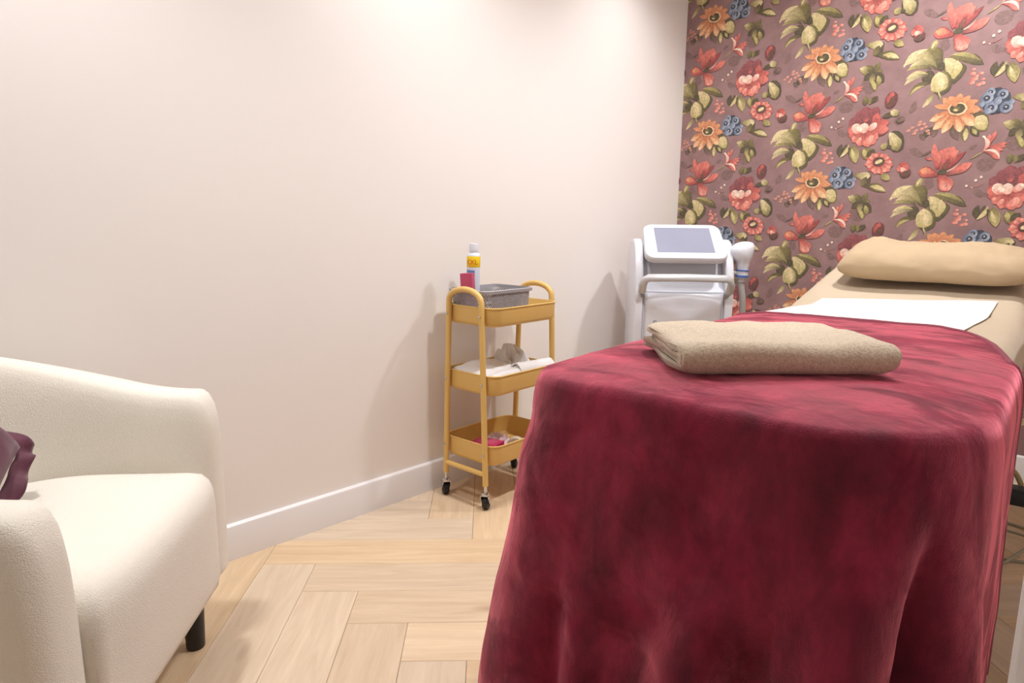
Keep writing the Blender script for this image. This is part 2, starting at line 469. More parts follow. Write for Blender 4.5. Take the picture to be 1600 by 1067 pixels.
def baseboard(name, p0, p1, nx, ny):
    prof = [(0, 0), (0.0145, 0), (0.0145, 0.098), (0.0125, 0.1035), (0.006, 0.108), (0, 0.108)]
    rings = [[(p[0] + nx * d, p[1] + ny * d, h) for d, h in prof] for p in (p0, p1)]
    tag(MB().loft(rings).build(name, M_TRIM, None, angle=20), kind='structure')
baseboard('baseboard_left', (0, ROOM_Y, 0), (0, 0, 0), 1, 0)
baseboard('baseboard_back', (0.0146, 0, 0), (ROOM_X - 0.0146, 0, 0), 0, -1)
baseboard('baseboard_right', (ROOM_X, ROOM_Y, 0), (ROOM_X, 0, 0), -1, 0)
baseboard('baseboard_front', (0.0146, ROOM_Y, 0), (ROOM_X - 0.0146, ROOM_Y, 0), 0, 1)

# ------------------------------------------------------------------ wallpaper print (flat, layered ink shapes in metres)
INK = {'O1': (190, 104, 66), 'O2': (226, 156, 108), 'O3': (243, 206, 158), 'C1': (150, 60, 60), 'C2': (200, 94, 86), 'C3': (228, 124, 110), 'C4': (240, 170, 150),
       'W': (250, 226, 206), 'M1': (104, 52, 56), 'M2': (140, 70, 76), 'G1': (72, 66, 46), 'G2': (122, 114, 64), 'G3': (184, 172, 108), 'G4': (224, 208, 156),
       'B1': (46, 58, 76), 'B2': (92, 112, 140), 'B3': (158, 172, 190), 'P1': (176, 112, 98), 'P2': (216, 156, 138), 'S': (122, 93, 92)}
INK = {k: lin([c * 0.84 + g * 0.16 for c, g in zip(v, (190, 160, 140))]) for k, v in INK.items()}  # pale tan mixed into every ink puts the haze into the colour
PRINT = [
 (-.1179,-.1623,-.15,-.1421,.0283,'e','S','S',0),
 (.0819,-.2159,.1445,-.2144,.0505,'e','S','S',0),
 (.1733,-.1125,.216,-.1678,.0511,'e','S','S',0),
 (.2069,-.1899,.2414,-.2014,.0237,'e','S','S',0),
 (-.1507,.0468,-.1669,-.0001,.0208,'e','S','S',0),
 (-.0511,.2471,-.0886,.2317,.0272,'e','S','S',0),
 (-.1562,-.1385,-.1038,-.1748,.0203,'e','S','S',0),
 (-.0872,-.2784,-.0556,-.2662,.029,'e','S','S',0),
 (.1105,-.3259,.1412,-.3328,.0141,'e','S','S',0),
 (.0533,-.155,.0794,-.1409,.0159,'e','S','S',0),
 (.1103,-.1993,.1561,-.2017,.0162,'e','S','S',0),
 (.3602,-.2643,.3853,-.2369,.0197,'e','S','S',0),
 (.3746,-.4092,.4294,-.4352,.0225,'e','S','S',0),
 (.3066,-.2972,.3479,-.282,.0372,'e','S','S',0),
 (.1179,-.3367,.0877,-.3102,.0261,'e','S','S',0),
 (-.0689,.0416,-.1024,.1074,.0102,'l','G1','G2',.2),
 (-.1179,.1603,-.1122,.105,.0445,'e','G1','G1',0),
 (-.0807,.1553,-.1267,.2466,.0749,'p','G1','G2',.1),
 (-.0885,.1671,-.2136,.1882,.0458,'l','G2','G4',.62),
 (-.1261,.2411,-.2093,.1802,.022,'l','G4','G4',.35),
 (-.1043,.1585,-.1975,.1675,.026,'l','G1','G3',.45),
 (-.1126,.1741,-.1884,.181,.0207,'l','G2','G4',.5),
 (-.1092,.141,-.2008,.1121,.0276,'l','G1','G4',.4),
 (-.1164,.1456,-.1977,.1341,.0149,'l','G3','G4',.4),
 (-.0994,.1106,-.1807,.0687,.0224,'l','G1','G2',.35),
 (-.1256,.1029,-.1741,.0717,.0112,'l','G3','G3',.3),
 (-.0888,.073,-.1255,.0181,.0195,'l','G2','G4',-.1),
 (-.0586,.1951,.0688,.1557,.0405,'p','G2','G1',-.22),
 (-.0469,.2076,.0579,.1711,.017,'l','G3','G2',-.2),
 (-.0648,.1924,-.0224,.0975,.0889,'p','G2','G1',-.3),
 (-.0654,.1979,-.0243,.1156,.066,'p','G4','G3',-.25),
 (-.0189,.1857,-.0218,.1224,.0209,'l','G4','G3',.1),
 (-.074,.1866,-.0736,.1507,.025,'e','G1','G1',0),
 (-.0574,.0585,-.0736,.1507,.0709,'e','G1','G2',0),
 (-.072,.071,-.0801,.1498,.0645,'h','G3','G4',.05),
 (-.0631,.0808,-.0688,.1357,.0257,'l','G4','G4',0),
 (-.0581,.0331,-.0761,.0787,.0062,'l','G2','G4',0),
 (-.1152,.2322,-.0992,.2709,.0242,'e','G2','G3',0),
 (-.1159,.2395,-.1037,.2663,.0096,'l','G4','G4',0),
 (.0288,.1417,.0435,.1439,.0096,'e','C2','C4',0),
 (.0235,.1267,.0459,.1279,.0147,'e','C2','C4',0),
 (.0537,.1244,.072,.1261,.012,'e','C2','C4',0),
 (.0301,.1065,.0562,.1073,.0172,'e','C2','C4',0),
 (.024,.0931,.0464,.0946,.0148,'e','C2','C4',0),
 (.059,.087,.081,.0885,.0145,'e','C2','C4',0),
 (.0489,.083,.0672,.085,.0121,'e','C2','C4',0),
 (.04,.1157,.0566,.1177,.0108,'e','C2','C4',0),
 (.0641,.1021,.0786,.1044,.0095,'e','C2','C4',0),
 (-.0819,-.06,-.1112,-.1061,.0233,'l','G1','G1',.1),
 (-.1239,-.0827,-.1039,-.1104,.0159,'l','G1','S',0),
 (-.176,-.0711,-.1583,-.0649,.0114,'e','P1','P2',0),
 (-.163,-.0607,-.1454,-.0547,.0113,'e','P1','P2',0),
 (-.1477,-.0733,-.1303,-.0672,.0113,'e','P1','P2',0),
 (-.1395,-.0514,-.1222,-.0454,.0112,'e','P1','P2',0),
 (-.1275,-.0674,-.1103,-.0613,.0112,'e','P1','P2',0),
 (-.1144,-.061,-.0973,-.055,.0111,'e','P1','P2',0),
 (-.1371,-.0404,-.1198,-.0344,.0112,'e','P1','P2',0),
 (-.106,-.0766,-.0889,-.0705,.0111,'e','P1','P2',0),
 (-.1536,-.0842,-.1361,-.078,.0113,'e','P1','P2',0),
 (-.0981,-.0865,-.0811,-.0804,.011,'e','P1','P2',0),
 (-.1225,-.0491,-.1053,-.0432,.0111,'e','P1','P2',0),
 (-.019,-.058,.0134,-.1188,.0308,'l','G1','S',0),
 (-.0725,-.0534,-.0743,-.1014,.0292,'l','G1','S',0),
 (.0322,-.0552,.0336,-.1274,.0288,'l','G1','G2',0),
 (.0358,-.0734,.0362,-.1222,.0179,'l','G3','G4',0),
 (.049,-.0638,.079,-.1091,.0302,'l','G1','G1',0),
 (.0565,-.0752,.0719,-.1014,.0136,'l','G3','G3',0),
 (.0539,-.0214,.1017,-.0895,.0637,'h','G1','G2',0),
 (.0645,-.0331,.098,-.0839,.0488,'h','G4','G3',0),
 (-.0026,.002,-.0835,.0212,.024,'p','O1','O2',0),
 (-.0026,.002,-.0563,.0475,.034,'p','O1','O2',0),
 (-.0026,.002,-.0338,.0522,.0348,'p','O1','O2',0),
 (-.0026,.002,.0026,.0588,.0331,'p','O1','O2',0),
 (-.0026,.002,.037,.0477,.0275,'p','O1','O2',0),
 (-.0026,.002,.0643,.0271,.0301,'p','O1','O2',0),
 (-.0026,.002,.0775,-.0096,.0356,'p','O1','O2',0),
 (-.0025,.0002,-.0944,-.0367,.0362,'p','O1','O2',0),
 (-.0399,-.0178,-.0944,-.0367,.021,'p','O2','O3',0),
 (-.0025,.0002,-.079,-.0713,.0396,'p','O1','O2',0),
 (-.0347,-.0298,-.079,-.0713,.0229,'p','O2','O3',0),
 (-.0025,.0002,-.0454,-.0888,.0379,'p','O1','O2',0),
 (-.0231,-.036,-.0454,-.0888,.022,'p','O2','O3',0),
 (-.0025,.0002,.0166,-.0881,.0432,'p','O1','O2',0),
 (-.0015,-.036,.0166,-.0881,.0251,'p','O2','O3',0),
 (-.0025,.0002,.0603,-.0665,.0473,'p','O1','O2',0),
 (.014,-.0286,.0603,-.0665,.0264,'p','O2','O3',0),
 (-.0369,.0037,.0314,-.0032,.054,'e','O1','O1',0),
 (-.0354,.0046,.0323,-.0022,.0491,'e','O3','O3',0),
 (-.0296,.0055,.0248,-.0,.038,'e','G1','G1',0),
 (-.0184,-.0018,.0132,.004,.0218,'e','G2','G1',0),
 (-.0238,.0186,-.0017,.0235,.0143,'e','O1','O2',.3),
 (-.0151,-.0021,.0012,-.0037,.0085,'e','O3','G3',0),
 (.0761,.0252,.1694,.0107,.0944,'e','B1','B1',0),
 (.0852,.0547,.1165,.0497,.0318,'e','B2','B3',0),
 (.0924,.0536,.1093,.0508,.0159,'e','B1','B1',0),
 (.0976,.0543,.1026,.0535,.0041,'e','B3','W',0),
 (.1219,.043,.1585,.0371,.037,'e','B2','B3',0),
 (.1304,.0417,.1501,.0385,.0185,'e','B1','B1',0),
 (.1365,.0422,.1423,.0413,.0048,'e','B3','W',0),
 (.0695,.034,.1128,.0272,.0439,'e','B2','B3',0),
 (.0795,.0324,.1029,.0287,.0219,'e','B1','B1',0),
 (.0868,.0328,.0937,.0317,.0057,'e','B3','W',0),
 (.0863,-.0017,.1295,-.0081,.0436,'e','B2','B3',0),
 (.0963,-.0032,.1196,-.0066,.0218,'e','B1','B1',0),
 (.1035,-.0027,.1104,-.0037,.0057,'e','B3','W',0),
 (.1349,-.0051,.1771,-.0114,.0426,'e','B2','B3',0),
 (.1447,-.0066,.1674,-.01,.0213,'e','B1','B1',0),
 (.1517,-.0061,.1585,-.0071,.0055,'e','B3','W',0),
 (.1135,.0194,.1407,.0151,.0275,'e','B2','B3',0),
 (.0876,-.0155,.1112,-.0189,.0239,'e','B2','B3',0),
 (.0676,.0109,.0874,.0079,.0201,'e','B2','B3',0),
 (.1618,.0119,.1808,.0089,.0192,'e','B2','B3',0),
 (.2373,-.4995,.2158,-.5549,.0417,'p','G1','G1',.1),
 (.1721,-.501,.2381,-.5075,.0389,'p','G2','G4',.1),
 (.2232,-.5109,.2038,-.5505,.0227,'l','G1','G2',0),
 (.2193,-.5509,.3045,-.577,.0352,'l','G1','G2',-.2),
 (.2384,-.5515,.3023,-.573,.0196,'l','G3','G4',-.15),
 (.2083,-.0864,.1536,-.0636,.0326,'l','G1','G3',0),
 (.2083,-.0864,.1733,-.1125,.0273,'l','G1','G1',0),
 (.2083,-.0864,.223,-.1629,.0357,'l','G1','G2',0),
 (.2083,-.0864,.2449,-.0838,.0251,'l','G1','G2',0),
 (.2083,-.0864,.2548,-.1305,.0378,'l','G1','G1',0),
 (.2083,-.0864,.2342,-.0483,.0237,'l','G1','G2',0),
 (.2083,-.0864,.1828,-.0523,.0256,'l','G1','G2',0),
 (.2083,-.0864,.2052,-.1319,.0225,'l','G1','G3',0),
 (.2075,-.1169,.2243,-.1573,.0165,'l','G3','G3',0),
 (.2282,-.1005,.2393,-.14,.0201,'l','G3','G2',0),
 (.1914,-.065,.1536,-.0636,.0169,'l','G2','G4',0),
 (.0576,-.1949,.1012,-.1658,.0058,'l','G2','G3',0),
 (.1129,-.1494,.136,-.0923,.0168,'p','C1','C3',0),
 (.1129,-.1494,.1159,-.103,.0182,'p','C1','C3',0),
 (.1129,-.1494,.1766,-.1382,.0129,'p','C1','C3',0),
 (.1129,-.1494,.174,-.1503,.0159,'p','C1','C3',0),
 (.1129,-.1494,.1652,-.1651,.0169,'p','C1','C3',0),
 (.101,-.1642,.1556,-.197,.0359,'p','C1','C3',-.35),
 (.101,-.1642,.1569,-.197,.0102,'l','W','W',-.5),
 (.0986,-.1672,.095,-.1092,.0157,'l','C3','W',.55),
 (.1037,-.1145,.0921,-.1074,.0079,'e','W','W',0),
 (-.0944,-.1786,-.0695,-.1882,.0127,'l','C1','C3',0),
 (-.0704,-.1505,-.1072,-.1713,.0086,'l','S','G1',0),
 (-.0475,-.2303,-.0672,-.1246,.0268,'p','C1','C3',-.05),
 (-.0295,-.2343,-.0328,-.1464,.0618,'p','C1','C2',0),
 (-.035,-.2374,.0456,-.1609,.0251,'l','C1','C1',0),
 (-.0295,-.2343,.004,-.1407,.0691,'p','C1','C3',-.15),
 (-.025,-.2215,.0198,-.1561,.0315,'p','C2','C3',-.2),
 (-.0478,-.227,-.0516,-.1614,.0295,'p','C1','C3',.1),
 (-.0143,-.2122,-.0036,-.1772,.0273,'e','C1','C2',0),
 (-.0317,-.2408,-.0058,-.1835,.0209,'l','G1','C1',0),
 (-.0281,-.2475,.07,-.2067,.0385,'p','M1','C3',.12),
 (.0022,-.2324,.0679,-.2129,.0247,'p','C2','C3',.1),
 (-.0203,-.238,.0303,-.2015,.005,'l','W','C3',.2),
 (-.0425,-.2502,-.1148,-.2307,.0499,'p','C1','C2',.1),
 (-.0583,-.2397,-.1075,-.2277,.0311,'p','C2','O2',.1),
 (-.0399,-.247,.0019,-.3122,.0643,'p','C1','C3',-.05),
 (-.0352,-.2636,-.0101,-.3087,.0305,'p','C2','C4',0),
 (-.014,-.2709,.0072,-.3074,.0169,'p','C2','C4',0),
 (-.0465,-.2402,-.0116,-.2383,.0203,'e','G1','G1',0),
 (.0551,-.2941,.0646,-.2943,.0096,'e','W','W',0),
 (.0831,-.2741,.0936,-.2744,.0105,'e','W','W',0),
 (.0997,-.2619,.1101,-.2623,.0104,'e','W','W',0),
 (.0757,-.3011,.0818,-.3012,.0061,'e','W','W',0),
 (.0632,-.2991,.122,-.2817,.0027,'l','P1','P1',.2),
 (.1881,-.2164,.1883,-.1776,.0232,'l','G1','G2',0),
 (.2064,-.2106,.2373,-.1831,.0206,'l','G1','G1',0),
 (.2068,-.2145,.2076,-.1836,.0153,'l','G2','G2',0),
 (.1088,-.3682,.1056,-.4207,.024,'l','G1','G1',.2),
 (.2004,-.3075,.1315,-.2699,.0585,'p','M1','M2',0),
 (.2004,-.3075,.1634,-.2374,.0675,'p','M1','M2',0),
 (.2004,-.3075,.1923,-.2207,.0673,'p','M1','M2',0),
 (.2004,-.3075,.2414,-.2258,.0572,'p','M1','M2',0),
 (.2004,-.3075,.2766,-.2869,.0606,'p','M1','M2',0),
 (.2004,-.3075,.2914,-.3266,.0577,'p','M1','M2',0),
 (.2198,-.313,.2917,-.2921,.0389,'p','C1','C2',-.1),
 (.2213,-.3288,.2906,-.3189,.0433,'p','C1','C3',-.1),
 (.2266,-.3058,.2438,-.2511,.0365,'p','C1','C2',.1),
 (.1909,-.287,.2032,-.2569,.0364,'e','M1','M2',0),
 (.202,-.2841,.1963,-.264,.0204,'e','C2','M2',0),
 (.1938,-.3187,.1272,-.3094,.0513,'p','C1','C2',0),
 (.1949,-.3306,.1334,-.3338,.0421,'p','C1','C2',0),
 (.198,-.323,.1497,-.363,.0324,'p','C1','C3',0),
 (.198,-.323,.1787,-.383,.0412,'p','C1','C3',0),
 (.198,-.323,.2192,-.3876,.0536,'p','C1','C3',0),
 (.198,-.323,.2409,-.3772,.0506,'p','C1','C3',0),
 (.198,-.323,.2536,-.3547,.0409,'p','C1','C3',0),
 (.1523,-.3273,.1387,-.3063,.03,'e','C2','C3',0),
 (.199,-.3744,.2337,-.3415,.0284,'e','C3','C4',.2),
 (.17,-.3724,.1849,-.3457,.0169,'e','C3','C4',0),
 (.149,-.355,.1612,-.3399,.0131,'e','C3','C4',0),
 (.183,-.3258,.149,-.2913,.0385,'e','C3','W',0),
 (.1949,-.3306,.1928,-.2872,.0375,'e','C4','W',0),
 (.2129,-.3203,.2421,-.2915,.0263,'e','C3','W',0),
 (.1861,-.3181,.1653,-.3006,.0212,'e','W','W',0),
 (.1288,-.3696,.1059,-.4248,.0229,'l','G1','G1',-.2),
 (.1406,-.3704,.1059,-.4248,.0158,'l','G3','G4',-.2),
 (.1378,-.3823,.1669,-.4443,.0212,'l','G1','G1',0),
 (.1547,-.3754,.1735,-.4527,.0393,'l','G2','G3',0),
 (.1523,-.3912,.1747,-.4447,.0152,'l','G4','G3',.1),
 (.2158,-.3913,.2126,-.4387,.0468,'h','G2','G2',0),
 (.2427,-.397,.2203,-.4391,.0329,'l','G1','G1',0),
 (.2009,-.3943,.2077,-.4265,.0188,'l','G3','G3',0),
 (.3096,-.3281,.3361,-.4144,.06,'e','G1','G1',0),
 (.2958,-.3347,.3321,-.4104,.0529,'p','G4','G2',-.1),
 (.3042,-.3469,.3269,-.3946,.0203,'l','G4','G3',0),
 (.2674,-.3829,.2908,-.3962,.028,'e','G3','G2',0),
 (.29,-.3883,.3091,-.3973,.0141,'e','G1','G1',0),
 (.2603,-.27,.3065,-.2591,.0209,'l','G1','G1',0),
 (.2912,-.25,.3249,-.2647,.0271,'e','G4','G2',0),
 (.3135,-.294,.3479,-.282,.0237,'l','G1','S',0),
 (.2828,-.2377,.2943,-.1707,.0473,'e','M1','M1',0),
 (.2736,-.2177,.2945,-.1726,.0278,'l','C1','C2',.1),
 (.2824,-.2339,.3135,-.1842,.0204,'l','G1','M1',-.2),
 (.2647,-.4513,.3225,-.4688,.0327,'p','C1','C2',0),
 (.2647,-.4513,.311,-.4915,.0346,'p','C1','C3',0),
 (.2647,-.4513,.2855,-.5039,.0348,'p','C1','C2',0),
 (.2647,-.4513,.2538,-.5018,.0324,'p','C1','C3',0),
 (.2647,-.4513,.226,-.4857,.0305,'p','C1','C2',0),
 (.2647,-.4513,.2112,-.4605,.0313,'p','C1','C3',0),
 (.2647,-.4513,.2144,-.4346,.0336,'p','C1','C2',0),
 (.2647,-.4513,.2344,-.4164,.0354,'p','C1','C3',0),
 (.2647,-.4513,.2645,-.4117,.0332,'p','C1','C2',0),
 (.2647,-.4513,.2951,-.4216,.03,'p','C1','C3',0),
 (.2647,-.4513,.3166,-.4429,.0306,'p','C1','C2',0),
 (.284,-.462,.3138,-.4784,.0174,'p','C2','C4',0),
 (.277,-.469,.2966,-.4947,.0181,'p','C2','C4',0),
 (.266,-.471,.2699,-.4996,.0176,'p','C2','C4',0),
 (.2547,-.4674,.2419,-.4913,.0162,'p','C2','C4',0),
 (.2465,-.4593,.2218,-.4722,.0159,'p','C2','C4',0),
 (.2442,-.4492,.2162,-.4486,.0167,'p','C2','C4',0),
 (.2485,-.4405,.2269,-.4281,.0179,'p','C2','C4',0),
 (.2579,-.4358,.2504,-.4173,.0181,'p','C2','C4',0),
 (.2695,-.4367,.2788,-.4196,.0159,'p','C2','C4',0),
 (.2796,-.4428,.3033,-.4339,.0155,'p','C2','C4',0),
 (.285,-.4522,.3163,-.4558,.0164,'p','C2','C4',0),
 (.2402,-.45,.2889,-.4525,.0393,'e','M1','G1',0),
 (.2502,-.4565,.279,-.4454,.0164,'e','G4','G4',0),
 (.2791,-.5051,.3143,-.5261,.0279,'h','G2','G3',0),
 (.3488,-.5078,.3901,-.4941,.0379,'e','G1','M1',0),
 (.3389,-.4803,.3815,-.4784,.046,'e','C1','C2',0),
 (.3461,-.4806,.3756,-.4896,.0187,'l','W','C3',.2),
 (.356,-.5081,.3834,-.4976,.0206,'e','M1','G1',0),
 (.3441,-.496,.345,-.4689,.0153,'l','C3','C2',0),
]

def shape_w(sh, s):
    if sh == 'e': return math.sqrt(max(0, 1 - (2 * s - 1) ** 2))
    if sh == 'l': return math.sin(math.pi * s) ** 0.85
    if sh == 'h': return (math.sin(math.pi * min(1, s) ** 0.75)) ** 0.6
    return (math.sin(math.pi * s ** 0.62) ** 0.7) if sh == 'x' else min(1.0, (0.25 + 1.1 * s)) * max(0, 1 - max(0, (s - 0.5) / 0.5) ** 2) ** 0.72 * (1 if s > 0.05 else s / 0.05)
def tile_mesh():
    rnd = random.Random(3)
    V, F, C = [], [], []
    for idx, (ax, az, bx, bz, w, sh, c0, c1, bend) in enumerate(PRINT):
        a, t = Vector((ax, az)), Vector((bx, bz)) - Vector((ax, az))
        nrm = Vector((-t.y, t.x)).normalized(); ln = t.length
        big = max(ln, w)
        ns = 10 if big > 0.03 else 7
        cross = (-1, -0.72, -0.25, 0.25, 0.72, 1)
        lay = -(0.0004 + idx * 1.2e-5)
        n0 = len(V)
        k0, k1 = INK[c0], INK[c1]
        soft = sh == 'e' and c0 == 'S'
        for i in range(ns + 1):
            s = i / ns
            ctr = a + t * s + nrm * (-bend * ln * 4 * s * (1 - s) * 0.5)
            hw = 0.5 * w * shape_w(sh, s) * (1 + (0 if soft else rnd.uniform(-0.05, 0.05)))
            for c in cross:
                p = ctr + nrm * (hw * c)
                V.append((p.x, lay, p.y))
                f = min(1, max(0, s * 1.1 - 0.05))
                col = [k0[q] + (k1[q] - k0[q]) * f for q in range(3)]
                g = 0.7 if abs(c) == 1 else (1.0 if abs(c) > 0.5 else 1.08)
                if c == 1 and c1 not in ('G1', 'S', 'B1'): g = 1.12
                g *= rnd.uniform(0.86, 1.12)
                if soft: g = 1
                C.append(tuple(min(1, v * g) for v in col))
        m = len(cross)
        for i in range(ns):
            for k in range(m - 1):
                F.append((n0 + i * m + k, n0 + (i + 1) * m + k, n0 + (i + 1) * m + k + 1, n0 + i * m + k + 1))
    return V, F, C
def build_print():
    V, F, C = tile_mesh()
    PH, PV = 0.5312, 0.5302
    OX, OZ = 0.1495, 1.9653
    verts, faces, cols = [], [], []
    xs = [v[0] for v in V]; zs = [v[2] for v in V]
    for i in range(-1, 7):
        for j in range(-6, 8):
            dx, dz = OX + i * PH, OZ - i * PV / 2 + j * PV
            if dx + max(xs) < 0 or dx + min(xs) > ROOM_X or dz + max(zs) < 0.1 or dz + min(zs) > ROOM_H: continue
            n = len(verts)
            verts += [(v[0] + dx, v[1], v[2] + dz) for v in V]
            faces += [tuple(q + n for q in f) for f in F]
            cols += C
    me = bpy.data.meshes.new('wallpaper_print')
    me.from_pydata(verts, [], faces)
    at = me.color_attributes.new('ink', 'FLOAT_COLOR', 'POINT')
    at.data.foreach_set('color', [q for c in cols for q in (*c, 1.0)])
    bm = bmesh.new(); bm.from_mesh(me)
    for co, no in (((0.0005, 0, 0), (-1, 0, 0)), ((ROOM_X - 0.0005, 0, 0), (1, 0, 0)), ((0, 0, 0.1085), (0, 0, -1)), ((0, 0, ROOM_H - 0.0005), (0, 0, 1))):
        bmesh.ops.bisect_plane(bm, geom=bm.verts[:] + bm.edges[:] + bm.faces[:], plane_co=co, plane_no=no, clear_outer=True)
    bm.to_mesh(me); bm.free()
    o = link('wallpaper_print', me, M_PRINT, wall_back, smooth=False)
    o['label'] = 'coral, orange and blue flowers with olive leaves printed on mauve wallpaper'
build_print()

# ------------------------------------------------------------------ ceiling downlights
for x, y, w, cone, where in DOWNLIGHTS:
    t = thing('ceiling_downlight', 'round white recessed downlight ' + where, 'downlight', (x, y, ROOM_H), 0, 'recessed ceiling downlights')
    MB().lathe([(0.032, -0.004), (0.032, -0.001), (0.045, -0.001), (0.046, -0.004), (0.044, -0.006), (0.034, -0.006), (0.032, -0.004)], 28, caps=False).build('trim_ring', M_TRIM, t)
    em, nt, b = newmat('lit_lens'); b.inputs['Emission Color'].default_value = (*LAMP_COL, 1); b.inputs['Emission Strength'].default_value = 12
    MB().lathe([(0.031, -0.0012), (0.031, -0.003)], 24).build('lens', em, t)
    ld = bpy.data.lights.new('lamp', 'SPOT'); ld.energy = w; ld.color = LAMP_COL
    ld.spot_size = math.radians(cone); ld.spot_blend = 0.85; ld.shadow_soft_size = 0.08
    lo = bpy.data.objects.new('lamp', ld); COL.objects.link(lo); lo.parent = t; lo.location = (0, 0, -0.012)

# ------------------------------------------------------------------ armchair
CH_LOC, CH_RZ = (0.557, -2.836, 0), math.radians(-41.5)
ch = thing('armchair', 'cream boucle tub armchair with black legs by the pale wall', 'armchair', CH_LOC, CH_RZ)
def chair_shell():
    path = []                       # (x, y, nx, ny, s) outward normal
    R, YB = 0.312, -0.16
    for i in range(13): path.append((-R, 0.0 + (YB) * i / 12, -1, 0))
    for i in range(1, 40):
        a = math.pi + math.pi * i / 40
        path.append((R * math.cos(a), YB + R * math.sin(a), math.cos(a), math.sin(a)))
    for i in range(13): path.append((R, YB * (1 - i / 12), 1, 0))
    L = [0.0]
    for i in range(1, len(path)): L.append(L[-1] + math.hypot(path[i][0] - path[i - 1][0], path[i][1] - path[i - 1][1]))
    tot = L[-1]; rings = []
    NS = 28
    def section(x, y, nx, ny, u, th, zt, zb, push):
        ring = []
        for k in range(NS):
            a = 2 * math.pi * k / NS
            c, s = math.cos(a), math.sin(a)
            e = 0.42
            cx = math.copysign(abs(c) ** e, c); sz = math.copysign(abs(s) ** (0.62 if s > 0 else 0.3), s)
            zm = (zt + zb) / 2; hz = (zt - zb) / 2
            z = zm + sz * hz
            o = cx * th / 2
            lean = 0.02 * (z - 0.13) / 0.5       # the sides lean outwards a little
            ring.append((x + nx * (o + lean * 0.5), y + ny * (o + lean * 0.5) + push, z))
        return ring
    def top(u):                      # u = 0 at arm fronts, 1 at the middle of the back
        return 0.60 + 0.155 * (3 * u * u - 2 * u ** 3)
    # rounded arm fronts
    def endcap(p, sgn):
        out = []
        for q in range(7):
            a = math.pi / 2 * q / 6
            f = math.sin(a); push = 0.05 * math.cos(a)
            out.append(section(p[0], p[1], p[2], p[3], 0, 0.12 * (0.12 + 0.88 * f ** 0.7), 0.60 - 0.14 * (1 - f) ** 1.3, 0.15 + 0.02 * (1 - f), push))
        return out
    rings += endcap(path[0], 1)
    for i in range(1, len(path) - 1):
        u = 1 - abs(2 * L[i] / tot - 1)
        rings.append(section(*path[i], u, 0.12, top(u), 0.15, 0))
    rings += endcap(path[-1], -1)[::-1]
    return MB().loft(rings)
chair_shell().build('backrest', M_BOUCLE, ch, angle=80)
def chair_seat():
    HWS, YC = 0.262, -0.16
    base = []
    for i in range(21): base.append((-HWS + 2 * HWS * i / 20, 0.055, 1 - abs(2 * i / 20 - 1) ** 4))
    for i in range(1, 8): base.append((HWS, 0.055 - 0.215 * i / 8, 0))
    for i in range(25):
        a = math.pi * i / 24
        base.append((HWS * math.cos(a), YC - HWS * math.sin(a), 0))
    for i in range(1, 8): base.append((-HWS, -0.16 + 0.215 * i / 8, 0))
    rings = []
    for k, z, b in [(0.93, 0.148, 0.0), (0.98, 0.156, 0.0), (1.0, 0.182, 0.006), (1.0, 0.24, 0.012), (1.0, 0.31, 0.018), (1.0, 0.36, 0.022), (0.99, 0.39, 0.022), (0.965, 0.413, 0.02), (0.92, 0.430, 0.016), (0.84, 0.441, 0.01), (0.7, 0.447, 0.004), (0.5, 0.45, 0), (0.25, 0.4515, 0), (0.04, 0.452, 0)]:
        rings.append([(x * k, -0.17 + (y + 0.17) * k + f * b, z) for x, y, f in base])
    return MB().loft(rings)
chair_seat().build('seat', M_BOUCLE, ch, angle=80)
for lx, ly in ((-0.262, -0.012), (0.262, -0.012), (-0.19, -0.40), (0.19, -0.40)):
    MB().lathe([(0.019, 0), (0.0205, 0.003), (0.026, 0.158), (0.026, 0.160)], 20).build('leg', M_BLACKWOOD, ch).location = (lx, ly, 0)

# plum cushion leaning in the armchair
cu = thing('cushion', 'dark plum velvet cushion with ruffled edge in the cream armchair', 'cushion', (0, 0, 0))
def cushion():
    n = 24; H = 0.14
    m = MB(); vs = {}
    V, F = [], []
    for side in (1, -1):
        base = len(V)
        for i in range(n + 1):
            for j in range(n + 1):
                u, v = 2 * i / n - 1, 2 * j / n - 1
                x, y = H * u * (1 - 0.05 * (1 - v * v)), H * v * (1 - 0.05 * (1 - u * u))
                t = 0.062 * (max(0, (1 - u ** 4)) * max(0, (1 - v ** 4))) ** 0.55
                t *= 1 + 0.12 * fbm((u * 2, v * 2, side), 1)
                V.append((x, y, side * t))
        for i in range(n):
            for j in range(n):
                F.append((base + i * (n + 1) + j, base + (i + 1) * (n + 1) + j, base + (i + 1) * (n + 1) + j + 1, base + i * (n + 1) + j + 1))
    m.add(V, F)
    cov = m.build('cover', M_CUSHION, cu, angle=85)
    # gathered ruffle all round
    per = []
    N = 720
    for k in range(N):
        q = 8.0 * k / N
        sd, f = int(q // 2), (q % 2) - 1
        if sd == 0: p = (f, -1)
        elif sd == 1: p = (1, f)
        elif sd == 2: p = (-f, 1)
        else: p = (-1, -f)
        per.append(p)
    rv, rf = [], []
    R = 5
    for k, (a, b) in enumerate(per):
        d = Vector((a, b)); dn = Vector((a ** 3, b ** 3)).normalized()
        for r in range(R + 1):
            s = r / R
            wav = math.sin(k * 2 * math.pi / 34.0 + 1.3 * math.sin(k * 0.05)) * 0.009 * s ** 0.8
            p = d * (H * 0.985) + dn * (0.034 * s * (1 + 0.06 * math.sin(k * 0.2)))
            rv.append((p.x, p.y, wav))
    for k in range(N):
        l = (k + 1) % N
        for r in range(R):
            rf.append((k * (R + 1) + r, l * (R + 1) + r, l * (R + 1) + r + 1, k * (R + 1) + r + 1))
    ru = MB().add(rv, rf).build('ruffle', M_CUSHION, cu, angle=85)
    sol = ru.modifiers.new('thick', 'SOLIDIFY'); sol.thickness = 0.003
cushion()
